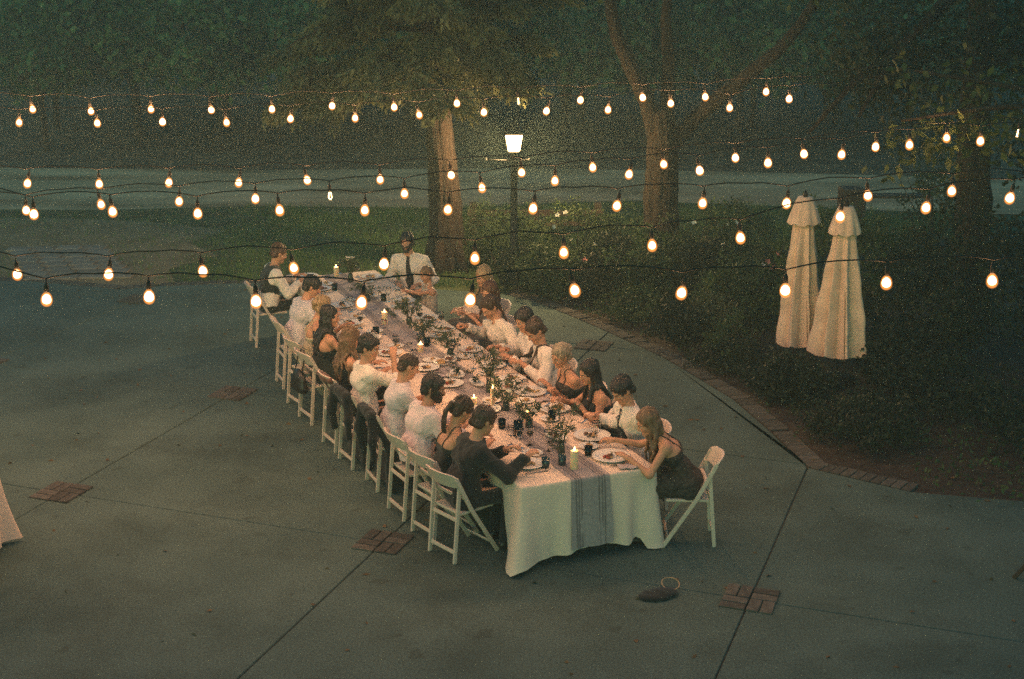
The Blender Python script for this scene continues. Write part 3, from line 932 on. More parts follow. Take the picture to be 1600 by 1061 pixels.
def lamp_post():
    t = empty('lamp_post', (0.03, 21.71, 0), 'black lamp post with a glowing tapered lantern at the edge of the lawn', 'lamp post')
    mb = MB()
    mb.lathe([(.15, -.05), (.15, .1), (.1, .16), (.075, .3), (.062, .34), (.056, 1.0), (.05, 1.86), (.065, 1.88), (.065, 1.93), (.04, 1.96), (.04, 2.02), (.1, 2.035), (.11, 2.06), (.02, 2.065)], 16)
    mb.build('post', M['iron'], t, True)
    a = MB()
    a.tube([(-.42, 0, 1.925), (-.2, 0, 1.915), (0, 0, 1.91), (.22, 0, 1.92)], [.011, .013, .014, .011], 8)
    for x in (-.43, .23): a.lathe([(.004, -.024), (.02, -.015), (.024, 0), (.02, .015), (.004, .024)], 8, (x, 0, 1.925))
    a.build('ladder_bar', M['iron'], t, True)
    q = MB()
    lo, hi = .092, .135
    vs = [(x * s, y * s, z) for s, z in ((lo, 2.075), (hi, 2.315)) for x, y in ((-1, -1), (1, -1), (1, 1), (-1, 1))]
    q.add(vs, [(3, 2, 1, 0), (4, 5, 6, 7), (0, 1, 5, 4), (1, 2, 6, 5), (2, 3, 7, 6), (3, 0, 4, 7)])
    q.build('lamp_shade', M['lamp_glass'], t)
    f = MB()
    for x, y in ((-1, -1), (1, -1), (1, 1), (-1, 1)): f.bar((x * (lo + .004), y * (lo + .004), 2.065), (x * (hi + .004), y * (hi + .004), 2.32), .016, .016)
    f.build('lantern_frame', M['iron'], t)
    c = MB()
    c.add([(x * s, y * s, z) for s, z in ((.16, 2.322), (.13, 2.37), (.03, 2.5)) for x, y in ((-1, -1), (1, -1), (1, 1), (-1, 1))],
          [(3, 2, 1, 0)] + [(r_ * 4 + i, r_ * 4 + (i + 1) % 4, r_ * 4 + 4 + (i + 1) % 4, r_ * 4 + 4 + i) for r_ in (0, 1) for i in range(4)] + [(8, 9, 10, 11)])
    c.lathe([(.012, 2.5), (.022, 2.53), (.008, 2.57), (.002, 2.6)], 8)
    c.build('lantern_cap', M['iron'], t)


lamp_post()

M['canvas'] = mat('parasol_canvas', (0.66, 0.46, 0.345), 0.9, 0.14, 6, 0.25, 220, sheen=.2, bdist=.003)
M['steel'] = mat('dull_steel', (0.02, 0.02, 0.02), .5, .2, 20, metal=.6)
M['pole_wood'] = mat('varnished_pole', (0.14, 0.085, 0.045), .5, .3, 4, stretch=(8, 8, .6))


def parasol(x, y, zb, zt, label, seed, wide, rz):
    t = empty('closed_parasol', (x, y, 0), label, 'parasol', rz, 'closed parasols')
    r = random.Random(seed)
    n, m = 128, 40
    ph = [r.uniform(0, 6.28) for _ in range(8)]
    def ring(th, s, flare=1.0):
        k = (th / (2 * math.pi) * 8) % 8
        i = int(k)
        fr = abs((k - i) - .5) * 2                      # 1 at a rib, 0 in mid panel
        base = (0.085 + (wide - .085) * s ** 0.85) * flare
        fold = 0.52 + 0.48 * fr ** 1.2 + .10 * math.sin(ph[i] * 5)
        lean = 1 + 0.10 * math.sin(ph[i] + 3 * s) * s + .05 * math.sin(3 * th + ph[1] + 2.5 * s)
        return base * (1 - (1 - fold) * min(1, s * 2.2)) * lean
    vs, fs = [], []
    for j in range(m + 1):
        s = j / m
        for i in range(n):
            th = 2 * math.pi * i / n
            k = (i / n * 8) % 1
            hem = (.055 * math.sin(math.pi * k) + .02 * math.sin(ph[int(i / n * 8)] * 3)) * max(0, (s - .8) / .2)
            rr = ring(th, s)
            z = zt - .10 - (zt - .10 - zb) * s - hem
            rr *= 1 + .05 * math.sin(9 * th + 6 * s + ph[5]) * s + .03 * math.sin(23 * s + ph[6] + 2 * th)
            vs.append((rr * math.cos(th) + .02 * s * math.sin(ph[2]), rr * math.sin(th), z))
    for j in range(m):
        for i in range(n):
            i2 = (i + 1) % n
            fs.append((j * n + i, (j + 1) * n + i, (j + 1) * n + i2, j * n + i2))
    MB().add(vs, fs).build('canopy', M['canvas'], t, True)
    vs, fs = [], []
    for j in range(9):
        s = j / 8
        for i in range(64):
            th = 2 * math.pi * i / 64
            rr = (.085 + .125 * s ** .8) * (1 - .16 * s * (1 - abs(math.cos(4 * th + ph[3])) ** .7)) * (1 + .06 * s * math.sin(2 * th + ph[4]))
            vs.append((rr * math.cos(th), rr * math.sin(th), zt + .02 - .30 * s - .03 * s * abs(math.sin(4 * th + ph[3]))))
    for j in range(8):
        for i in range(64):
            i2 = (i + 1) % 64
            fs.append((j * 64 + i, (j + 1) * 64 + i, (j + 1) * 64 + i2, j * 64 + i2))
    fs.append(tuple(range(64)))
    MB().add(vs, fs).build('top_flounce', M['canvas'], t, True)
    p = MB().tube([(0, 0, .02), (0, 0, 1.2), (0, 0, zt + .03)], .022, 12)
    p.build('pole', M['pole_wood'], t, True)
    fn = MB().lathe([(.03, zt + .02), (.034, zt + .05), (.018, zt + .08), (.006, zt + .1)], 10)
    fn.build('finial', M['steel'], t, True)
    b = MB().lathe([(.25, -.03), (.26, .0), (.25, .05), (.1, .075), (.035, .085), (.03, .3), (.028, .32)], 24)
    b.build('base', M['steel'], t, True)
    rb = MB()
    for k in range(8):
        a = 2 * math.pi * k / 8
        q = ring(a, .98) * .93
        rb.tube([(.03 * math.cos(a), .03 * math.sin(a), zt - .12), (q * math.cos(a), q * math.sin(a), zb - .03)], .006, 5)
    rb.build('ribs', M['pole_wood'], t)


parasol(3.56, 17.05, .42, 2.2, 'closed sand coloured parasol at the left of the pair', 4, .305, .3)
parasol(3.97, 16.65, .39, 2.16, 'closed sand coloured parasol at the right of the pair, bulb before its top', 9, .35, .05)

# --- string lights
M['bulb_halo'] = bpy.data.materials.new('amber_halo_shell')     # bulb envelope with an amber halo put in as glow round the core
M['bulb_halo'].use_nodes = True
_n, _l = M['bulb_halo'].node_tree.nodes, M['bulb_halo'].node_tree.links
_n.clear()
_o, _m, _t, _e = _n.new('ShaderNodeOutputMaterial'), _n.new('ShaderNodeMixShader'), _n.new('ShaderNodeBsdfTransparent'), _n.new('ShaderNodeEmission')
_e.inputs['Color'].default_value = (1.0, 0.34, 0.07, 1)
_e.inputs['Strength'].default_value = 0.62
_w, _p = _n.new('ShaderNodeLayerWeight'), _n.new('ShaderNodeMath')      # halo glow fades out towards the rim
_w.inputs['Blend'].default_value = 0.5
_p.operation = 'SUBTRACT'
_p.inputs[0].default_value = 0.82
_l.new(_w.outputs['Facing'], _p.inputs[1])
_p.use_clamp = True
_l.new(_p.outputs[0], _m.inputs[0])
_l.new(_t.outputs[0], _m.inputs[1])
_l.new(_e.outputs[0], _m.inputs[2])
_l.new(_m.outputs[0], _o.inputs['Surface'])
M['bulb_clear'] = mat('clear_bulb_glass', (0.95, 0.9, 0.8), .05, .02, 5, trans=1.0, spec=.5)
M['filament'] = glow('filament', (1.0, 0.6, 0.25), 30)
prof = [(.012, .043), (.018, .037), (.030, .022), (.0365, -.002), (.0355, -.022), (.027, -.038), (.013, -.047), (.002, -.049)]
bulb_me = MB().lathe(prof[::-1], 12).mesh('bulb', M['bulb_halo'], True)
clear_me = MB().lathe([(r_ * .56, z * .72) for r_, z in prof[::-1]], 12).mesh('bulb', M['bulb_clear'], True)
CORE, LAMP = {}, {}
core_mat = glow('glowing_core', (1.0, 0.66, 0.34), 9)
core_mat.cycles.emission_sampling = 'NONE'
core_me = MB().lathe([(r_ * .70, z * .62) for r_, z in prof[::-1]], 12).mesh('glowing_core', core_mat, True)
for nm, k in (('nearest', .55), ('second', .6), ('third', .62), ('fourth', .9), ('fifth', 1.4), ('sixth', 3.8), ('farthest', 4.8)):
    ld = bpy.data.lights.new('bulb_light', 'POINT')
    ld.energy = BULB * k
    ld.color = (1.0, 0.475, 0.205)
    ld.shadow_soft_size = 0.033
    LAMP[nm] = ld
sk = MB()
sk.lathe([(.010, .038), (.0135, .041), (.0145, .058), (.0135, .082), (.009, .092), (.005, .098), (.004, .122)], 10)
socket_me = sk.mesh('socket', M['rubber'], True)
fi = MB()
fi.tube([(-.006, 0, .03), (-.009, 0, -.015), (0, 0, -.024), (.009, 0, -.015), (.006, 0, .03)], .0022, 5)
fila_me = fi.mesh('filament', M['filament'])

LAB = {'nearest': 'black string of lit bulbs crossing nearest in front of the far table end', 'second': 'black string of lit bulbs hanging second from the front, across the lawn edge',
       'third': 'black string of lit bulbs in front of the lawn, third from the front', 'fourth': 'black string of bulbs before the road with one dim bulb left of the cedar',
       'fifth': 'black string of lit bulbs running past below the lantern to the right edge', 'sixth': 'black string of lit bulbs, the lower of the two highest rows',
       'farthest': 'black string of lit bulbs, the topmost row just below the cedar boughs'}
EXTRA = 9
for nm, pts in STRANDS.items():
    t = empty('string_lights', (pts[0][0], pts[0][1], pts[0][2] + .12), LAB[nm], 'string lights', 0, 'string lights over the patio')
    org = Vector(t.location)
    P = [Vector(p[:3]) for p in pts]
    dm = [p[3] for p in pts]
    step = (P[-1] - P[0]) / (len(P) - 1)
    step.z = 0
    for k in range(EXTRA if nm in ('fourth', 'fifth', 'sixth', 'farthest') else 0):                              # string carried on out of view, bulbs added there to light the left ground
        P.insert(0, P[0] - step + Vector((rs.uniform(-.03, .03), 0, .02 * k)))
        dm.insert(0, 0)
    path_ = []
    pre = P[0] - step * 2 + Vector((0, 0, .35))
    path_.append(pre + Vector((0, 0, .122)))
    for i, p in enumerate(P):
        tp = p + Vector((0, 0, .122))
        path_.append(tp)
        nx = P[i + 1] if i + 1 < len(P) else p + step * 1.0
        d = (nx - p)
        for s, lift in ((.1, .012), (.3, .026), (.5, .03 + rs.uniform(-.012, .012)), (.7, .026), (.9, .012)):
            path_.append(tp + d * s + Vector((0, rs.uniform(-.006, .006), lift)))
    end = P[-1]
    for k in range(1, 6): path_.append(end + step * k * 1.0 + Vector((0, 0, .122 + .07 * k)))
    MB().tube([q - org for q in path_], .0046, 5).build('cable', M['rubber'], t, True)
    for p, d in zip(P, dm):
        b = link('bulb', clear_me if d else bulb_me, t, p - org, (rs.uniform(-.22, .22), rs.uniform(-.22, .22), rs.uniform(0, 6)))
        link('socket', socket_me, b)
        if d: link('filament', fila_me, b)
        else:
            link('glowing_core', core_me, b).scale = [rs.uniform(.88, 1.08)] * 3
            link('bulb_light', LAMP[nm], b)

# ------------------------------------------------------------------ the long table
M['cloth'] = mat('white_tablecloth', (0.70, 0.56, 0.45), 0.9, 0.05, 3, 0.35, 9, sheen=.1, bdist=.012)
M['runner'] = mat('lavender_grey_runner', (0.31, 0.275, 0.275), 0.9, 0.15, 30, 0.3, 200, bdist=.003)
M['stripe'] = mat('dark_runner_stripe', (0.17, 0.15, 0.155), 0.9, 0.2, 30)
M['folding_leg'] = mat('table_leg_steel', (0.12, 0.12, 0.12), .5, .1, 10, metal=.7)
M['plywood'] = mat('table_board', (0.28, 0.19, 0.11), .7, .2, 4, stretch=(1, 8, 8))
TL, TZ = 8.12, 0.76


def vl(u): return -.65 - .15 * math.sin(math.pi * max(0, min(1, u / TL))) + .01
def vr(u): return .64 - .12 * max(0, min(1, u / TL)) - .03 * math.sin(math.pi * max(0, min(1, u / TL)))


tbl = empty('dining_table', tw(TL / 2, 0), 'long dining table of boards on folding legs under the white cloth', 'table')
TO = Vector(tbl.location)


def rel(u, v, z): return tw(u, v, z) - TO


for a, b in ((.02, 2.69), (2.71, 5.39), (5.41, TL - .02)):
    mb = MB()
    n = 8
    top = []
    for k in range(n + 1):
        u = a + (b - a) * k / n
        top.append((u, vl(u) + .02, vr(u) - .02))
    vs = [rel(u, v, z) for z in (TZ - .035, TZ - .004) for (u, l, r_) in top for v in (l, r_)]
    q = 2 * (n + 1)
    fs = []
    for k in range(n):
        i = 2 * k
        fs += [(q + i, q + i + 1, q + i + 3, q + i + 2), (i, i + 2, i + 3, i + 1), (i, q + i, q + i + 2, i + 2), (i + 1, i + 3, q + i + 3, q + i + 1)]
    fs += [(0, 1, q + 1, q), (2 * n, q + 2 * n, q + 2 * n + 1, 2 * n + 1)]
    mb.add(vs, fs).build('tabletop', M['plywood'], tbl)
    for u in (a + .3, b - .3):
        for sgn in (-1, 1):
            mid = (vl(u) + vr(u)) / 2
            MB().tube([rel(u, mid + sgn * .4, TZ - .04), rel(u, mid + sgn * .42, .012)], .016, 8).build('leg', M['folding_leg'], tbl, True)

# cloth: flat top, rounded edge, falls that hang to the ground at the near end and rest on laps along the sides
def cloth():
    per = []
    st = .035
    nu = int(TL / st)
    us = [TL * i / nu for i in range(nu + 1)]
    near = [(0.0, vl(0) + (vr(0) - vl(0)) * i / 36, (-1, 0)) for i in range(1, 36)]
    right = [(u, vr(u), (0, 1)) for u in us]
    far = [(TL, vr(TL) + (vl(TL) - vr(TL)) * i / 36, (1, 0)) for i in range(1, 36)]
    left = [(u, vl(u), (0, -1)) for u in us[::-1]]
    per = near + right + far + left
    npt = len(per)
    rows = []
    R_ = random.Random(2)
    drops, outs = [], []
    for i, (u, v, nrm) in enumerate(per):
        dcorner = min(math.hypot(u - a, v - b) for a, b in ((0, vl(0)), (0, vr(0))))
        if nrm[0] == -1:
            s = (v - vl(0)) / (vr(0) - vl(0))
            drop = .655 + .03 * math.sin(s * 9) - .05 * math.exp(-((s - .86) / .05) ** 2) + (.085 if s > .9 else 0)
            wave = .024 * math.sin(s * 19 + .6 + .8 * math.sin(s * 7)) + .014 * math.sin(s * 41 + 1)
            flare = .03
        elif nrm[0] == 1:
            drop, wave, flare = .6, .02 * math.sin(v * 22), .04
        else:
            k = max(0, min(1, (u - .12) / .28))
            drop = .70 * (1 - k) + .17 * k + .018 * math.sin(u * 7 + nrm[1]) * k
            wave = .012 * math.sin(u * 17 + nrm[1] * 2) * k
            flare = .03 * (1 - k)
        drops.append(drop)
        outs.append((wave, flare, dcorner))
    nr = 17
    vs = []
    nx = []
    for i, (u, v, nrm) in enumerate(per):                  # outward direction, turned smoothly at the corners
        du, dv = 0, 0
        for k in range(-5, 6):
            q = per[(i + k) % npt][2]
            du += q[0]; dv += q[1]
        l = math.hypot(du, dv)
        nx.append((du / l, dv / l))
    for j in range(nr):
        t = j / (nr - 1)
        for i, (u, v, nrm) in enumerate(per):
            wv, fl, dc = outs[i]
            d = drops[i]
            if t < .12:
                a = t / .12 * math.pi / 2
                o, z = .014 * math.sin(a), TZ + .004 - .014 * (1 - math.cos(a))
            else:
                s = (t - .12) / .88
                corner = math.exp(-(dc / .11) ** 2)
                o = .014 + s * (fl + wv) + corner * (.17 if v < 0 else .07) * s ** 1.6 + wv * .3 * s
                z = TZ - .010 - s * (d - .010) - corner * .045 * s
            z = max(z, .012)
            vs.append(rel(u + nx[i][0] * o, v + nx[i][1] * o, z))
    fs = []
    for j in range(nr - 1):
        for i in range(npt):
            i2 = (i + 1) % npt
            fs.append((j * npt + i, (j + 1) * npt + i, (j + 1) * npt + i2, j * npt + i2))
    top = len(vs)
    # top surface with small creases, a grid that shares no verts with the rim but sits on its line
    m = 30
    for k in range(nu + 1):
        u = us[k]
        for q in range(m + 1):
            v = vl(u) + (vr(u) - vl(u)) * q / m
            e = min(q, m - q, k, nu - k)
            z = TZ + .004 + (0 if e == 0 else .0022 * math.sin(u * 9 + v * 4) * math.sin(v * 11 + u * 2) + .0012 * math.sin(u * 31))
            vs.append(rel(u, v, z))
    for k in range(nu):
        for q in range(m):
            a = top + k * (m + 1) + q
            fs.append((a, a + 1, a + m + 2, a + m + 1))
    bm = bmesh.new()
    me = MB().add(vs, fs).mesh('tablecloth', M['cloth'], True)
    bm.from_mesh(me)
    bmesh.ops.remove_doubles(bm, verts=bm.verts, dist=.004)
    bmesh.ops.recalc_face_normals(bm, faces=bm.faces)
    bm.to_mesh(me)
    bm.free()
    o = link('tablecloth', me, None, TO)
    tag(o, 'white cloth over the long table, falling to the ground at its near end', 'tablecloth')


cloth()


def runner():
    def strip(name, c0, wd, m, lift, parent, drop):
        vs, fs = [], []
        prof = []
        for t in np.linspace(0, 1, 22):                    # up the near fall
            prof.append((-.018 - .062 * (1 - t) - lift * 1.2, TZ - drop + (drop - .012) * t))
        prof.append((-.013 - lift, TZ + .006 + lift))
        n = 170
        for k in range(n + 1):
            u = .02 + (TL - .05) * k / n
            prof.append((u, TZ + .0085 + lift + .0015 * math.sin(u * 11)))
        for i, (u, z) in enumerate(prof):
            mid = (vl(u) + vr(u)) / 2 + c0 + .012 * math.sin(u * 2.3)
            sl = max(0, (TZ - z) / .7)
            for q in range(7):
                s = q / 6 - .5
                bulge = .012 * sl * math.sin(q * 1.9 + z * 6) if wd > .1 else .012 * sl * math.sin(((c0 / .36 + .5) * 6) * 1.9 + z * 6)
                vs.append(rel(u - bulge, mid + s * wd * (1 + .12 * sl), z))
        for i in range(len(prof) - 1):
            for q in range(6):
                a = i * 7 + q
                fs.append((a, a + 1, a + 8, a + 7))
        MB().add(vs, fs)
        me = MB().add(vs, fs).mesh(name, m, True)
        return link(name, me, parent, TO if parent is None else None)
    r = strip('table_runner', 0, .37, M['runner'], 0, None, .62)
    tag(r, 'lavender grey runner with darker stripes along the middle of the table', 'table runner')
    for c in (-.14, -.115, -.09, .08, .11, .135): strip('stripe', c, .011, M['stripe'], .0022, r, .615)


runner()

# second table mostly outside the left edge of the photograph: only a corner of its cloth shows
def left_table():
    t = empty('side_table', (-5.35, 11.35, 0), 'table at the left edge of the photograph, only its white cloth corner in view', 'table')
    bevel(MB().box((0, 0, .735), (1.5, 1.0, .035)).build('tabletop', M['plywood'], t), .01)
    for x in (-.6, .6):
        for y in (-.38, .38): MB().tube([(x, y, .72), (x, y, .01)], .018, 8).build('leg', M['folding_leg'], t, True)
    vs, fs = [], []
    n, m = 160, 12
    per = []
    for i in range(n):
        s = i / n * 4
        k, f = int(s), s - int(s)
        c = [(-.76, -.51), (.76, -.51), (.76, .51), (-.76, .51)]
        a, b = c[k], c[(k + 1) % 4]
        per.append((a[0] + (b[0] - a[0]) * f, a[1] + (b[1] - a[1]) * f, min(f, 1 - f)))
    vs.append((0, 0, .762))
    for j in range(m + 1):
        t_ = j / m
        for i, (x, y, e) in enumerate(per):
            l = math.hypot(x, y)
            cor = math.exp(-(e / .05) ** 2)
            o = t_ * (.02 + .02 * math.sin(i * .9)) + cor * .13 * t_ ** 1.7
            vs.append((x + x / l * o, y + y / l * o, .762 - .004 * t_ - t_ * (.70 + .03 * cor)))
    for i in range(n):
        fs.append((0, 1 + i, 1 + (i + 1) % n))
    for j in range(m):
        for i in range(n):
            a, b = 1 + j * n + i, 1 + j * n + (i + 1) % n
            fs.append((a, a + n, b + n, b))
    o = MB().add(vs, fs).build('tablecloth', M['cloth'], None, True, t.location)
    tag(o, 'corner of a white cloth hanging at the left edge of the photograph', 'tablecloth')


left_table()

# ------------------------------------------------------------------ folding chairs
M['resin'] = mat('white_resin', (0.62, 0.50, 0.41), 0.5, 0.06, 5, 0.1, 40)
M['pad'] = mat('white_seat_pad', (0.58, 0.48, 0.39), 0.6, 0.05, 5)


def chair_proto():
    P = {}
    def part(nm, mb, m=M['resin'], bv=.004): P.setdefault(nm, []).append(bevel(mb.build(nm, m), bv, 2).data)
    # long rails run from the front feet to the top of the back; legs run from under the seat to the rear feet
    for s in (-1, 1):
        m = MB()
        m.bar((s * .205, .235, .0), (s * .205, -.06, .47), .022, .036)
        m.bar((s * .205, -.06, .47), (s * .205, -.225, .80), .022, .036)
        part('side_rail', m)
        m = MB()
        m.bar((s * .180, -.172, .70), (s * .180, -.235, .0), .022, .034)
        part('leg', m)
    m = MB()
    m.box((0, .02, .445), (.37, .38, .026))
    part('seat', m, M['pad'], .01)
    for a, b in (((-.168, -.226, .10), (.168, -.226, .10)), ((-.168, -.2, .40), (.168, -.2, .40))): part('stretcher', MB().bar(a, b, .034, .014, (0, .09, .995)))
    part('stretcher', MB().bar((-.195, .19, .085), (.195, .19, .085), .03, .014, (0, -.54, .84)))
    # curved top panel with rounded ears, and a lower slat
    for z0, z1, nm in ((.70, .835, 'back_panel'), (.575, .615, 'back_slat')):
        vs, fs = [], []
        n = 14
        for side in (0, 1):
            for i in range(n + 1):
                x = (i / n - .5) * .43
                ar = -.055 * math.cos(x / .43 * math.pi) if nm == 'back_panel' else -.02 * math.cos(x / .43 * math.pi)
                e = abs(i / n - .5) * 2
                ear = (.022 * max(0, (e - .75) / .25) ** 2) if nm == 'back_panel' else 0
                for z in (z0 + ear, z1 - ear + (.012 * (1 - e) if nm == 'back_panel' else 0)):
                    y = -.06 - (z - .47) * .5 + ar + (.011 if side else -.011)
                    vs.append((x, y, z))
        k = 2 * (n + 1)
        for i in range(n):
            a = 2 * i
            fs += [(a, a + 2, a + 3, a + 1), (k + a, k + a + 1, k + a + 3, k + a + 2), (a, k + a, k + a + 2, a + 2), (a + 1, a + 3, k + a + 3, k + a + 1)]
        fs += [(0, 1, k + 1, k), (2 * n, k + 2 * n, k + 2 * n + 1, 2 * n + 1)]
        part(nm, MB().add(vs, fs), M['resin'], .003)
    for o in list(C.objects):
        if o.parent is None and o.name.split('.')[0] in P and o.type == 'MESH' and 'label' not in o: bpy.data.objects.remove(o)
    return P


CH = chair_proto()


def chair(x, y, rz, label, dark=None):
    t = empty('folding_chair', (x, y, 0), label, 'chair', rz, 'white folding chairs')
    for nm, ms in CH.items():
        for me in ms:
            o = link(nm, me, t)
            if dark:
                o.material_slots[0].link = 'OBJECT'
                o.material_slots[0].material = dark
    return t

# ------------------------------------------------------------------ people, shaped as distance fields and meshed
import openvdb
BIG = np.float32(9.0)


def A(*x): return np.array(x, np.float32)


def rc(p, a, b, ra, rb):
    a, b = np.asarray(a, np.float32), np.asarray(b, np.float32)
    ab = b - a
    q = p - a
    t = np.clip(q @ ab / max(float(ab @ ab), 1e-9), 0, 1)
    q = q - t[:, None] * ab
    return np.sqrt(np.einsum('ij,ij->i', q, q)) - (ra + (rb - ra) * t)


def ell(p, c, r, Rm=None):
    q = p - np.asarray(c, np.float32)
    if Rm is not None: q = q @ Rm
    r = np.asarray(r, np.float32)
    k0 = np.sqrt(((q / r) ** 2).sum(1))
    k1 = np.sqrt(((q / (r * r)) ** 2).sum(1)) + 1e-6
    return k0 * (k0 - 1) / k1


def sph(p, c, r): return np.sqrt(((p - np.asarray(c, np.float32)) ** 2).sum(1)) - r


def smin(a, b, k):
    h = np.maximum(k - np.abs(a - b), 0) / k
    return np.minimum(a, b) - h * h * k * .25


def smax(a, b, k): return -smin(-a, -b, k)


def noise3(p, f, seed=0):
    r = np.random.default_rng(seed)
    out = np.zeros(len(p), np.float32)
    for i in range(5):
        d = r.normal(0, 1, 3).astype(np.float32) * f
        out += np.sin(p @ d + r.uniform(0, 6.28) + 1.3 * np.sin(p @ np.roll(d, 1) * .6))
    return out / 5


def sdf_mesh(fn, lo, hi, h, slack=.0):
    lo, hi = np.asarray(lo, np.float32), np.asarray(hi, np.float32)
    B = 4
    nb = np.maximum(1, np.ceil((hi - lo) / (h * B)).astype(int))
    g = np.stack(np.meshgrid(*[np.arange(k) for k in nb], indexing='ij'), -1).reshape(-1, 3)
    cen = lo + (g * B + (B - 1) / 2) * h
    d = fn(cen.astype(np.float32))
    act = np.abs(d) < h * B * 1.05 + slack
    full = np.repeat(np.repeat(np.repeat(np.where(d > 0, h * 3, -h * 3).reshape(nb).astype(np.float32), B, 0), B, 1), B, 2)
    off = np.stack(np.meshgrid(np.arange(B), np.arange(B), np.arange(B), indexing='ij'), -1).reshape(-1, 3)
    ga = g[act]
    idx = (ga[:, None, :] * B + off[None]).reshape(-1, 3)
    pv = fn((lo + idx * h).astype(np.float32)).astype(np.float32)
    full[idx[:, 0], idx[:, 1], idx[:, 2]] = np.clip(pv, -h * 3, h * 3)
    full[0], full[-1], full[:, 0], full[:, -1], full[:, :, 0], full[:, :, -1] = [h * 3] * 6
    grid = openvdb.FloatGrid(h * 3)
    grid.copyFromArray(full, tolerance=0)
    pts, tri, quads = grid.convertToPolygons(isovalue=0.0, adaptivity=0.0)
    v = lo + pts * h
    return v.astype(np.float32), quads.astype(np.int32)[:, ::QFLIP]


QFLIP = 1
_v, _f = sdf_mesh(lambda p: sph(p, (0, 0, 0), .5), (-.7,) * 3, (.7,) * 3, .1)
_n = np.cross(_v[_f[:, 1]] - _v[_f[:, 0]], _v[_f[:, 2]] - _v[_f[:, 0]])
if (_n * _v[_f[:, 0]]).sum() < 0: QFLIP = -1

M['skin'] = mat('skin', (0.50, 0.255, 0.155), 0.5, 0.08, 14, 0.12, 90, spec=.35, attr=('lip', (0.33, 0.10, 0.08)), bdist=.003)
M['skin_tan'] = mat('tanned_skin', (0.38, 0.19, 0.115), 0.5, 0.08, 14, 0.12, 90, spec=.35, attr=('lip', (0.27, 0.09, 0.07)), bdist=.003)
M['eye'] = mat('eye_white', (0.7, 0.66, 0.6), .2, .03, 5, spec=.5)
M['iris'] = mat('dark_iris', (0.02, 0.013, 0.01), .2, .1, 5, spec=.5)
HAIR = {}
for nm, c1, c2 in (('black', (0.007, 0.006, 0.006), (0.022, 0.018, 0.015)), ('brown', (0.022, 0.012, 0.008), (0.06, 0.034, 0.02)), ('auburn', (0.05, 0.02, 0.01), (0.12, 0.055, 0.028)),
                   ('light', (0.09, 0.05, 0.026), (0.22, 0.13, 0.07)), ('blonde', (0.20, 0.125, 0.06), (0.42, 0.29, 0.16)), ('grey', (0.17, 0.13, 0.09), (0.36, 0.29, 0.21))):
    HAIR[nm] = mat(nm + '_hair', c1, .45, 0, 26, 0.8, 120, col2=c2, stretch=(1.6, 1.6, .3), spec=.45, bdist=.006)


def fabric(nm, c, **k): return mat(nm, c, .9, .05, 5, .4, 28, sheen=.15, bdist=.010, **k)


FAB = dict(white=fabric('white_shirt', (0.72, 0.63, 0.55)), cream=fabric('cream_shirt', (0.69, 0.60, 0.51)), grey=fabric('pale_grey_shirt', (0.58, 0.52, 0.53)),
           pink=fabric('pale_pink_shirt', (0.68, 0.56, 0.55)), suit=fabric('dark_suit_cloth', (0.012, 0.014, 0.015)), vest=fabric('dark_vest_cloth', (0.016, 0.02, 0.018)),
           navy=fabric('dark_trousers', (0.014, 0.016, 0.019)), tan=fabric('grey_trousers', (0.10, 0.085, 0.07)), dress=fabric('dark_green_dress', (0.014, 0.022, 0.019)), black=fabric('black_dress', (0.010, 0.011, 0.012)),
           floral=mat('pale_floral_dress', (0.40, 0.37, 0.23), .9, .0, 28, .3, 26, col2=(.55, .5, .38), bdist=.008),
           print=mat('dark_printed_dress', (0.012, 0.014, 0.014), .9, 0, 34, .3, 26, col2=(.075, .06, .05), bdist=.008),
           child=mat('pale_child_dress', (0.36, 0.31, 0.24), .9, 0, 30, .3, 26, col2=(.52, .46, .37), bdist=.008), tie=fabric('dark_tie', (0.025, 0.024, 0.026)),
           brown=fabric('brown_suspender', (0.06, 0.032, 0.02)), rust=fabric('rust_cloth', (0.13, 0.06, 0.04)))
M['shoe'] = mat('dark_leather', (0.015, 0.012, 0.010), .4, .3, 12, spec=.5)
M['gold'] = mat('pale_metal', (0.6, 0.5, 0.35), .3, .05, 5, metal=.9)


def unit(v):
    v = np.asarray(v, np.float64)
    return v / (np.linalg.norm(v) + 1e-9)


def ik(s, t, l1, l2, hint):
    d = t - s
    L = np.linalg.norm(d)
    if L > (l1 + l2) * .985:
        t = s + d / L * (l1 + l2) * .985
        d = t - s
        L = np.linalg.norm(d)
    x = (l1 * l1 - l2 * l2 + L * L) / (2 * L)
    y = math.sqrt(max(l1 * l1 - x * x, 1e-4))
    u = d / L
    hp = hint - u * (hint @ u)
    return s + u * x + unit(hp) * y, t


def rot_basis(yaw, pitch, roll):
    """columns right, forward, up of a head: yaw left is positive, pitch down is positive"""
    return np.array((Matrix.Rotation(yaw, 3, 'Z') @ Matrix.Rotation(-pitch, 3, 'X') @ Matrix.Rotation(roll, 3, 'Y')))


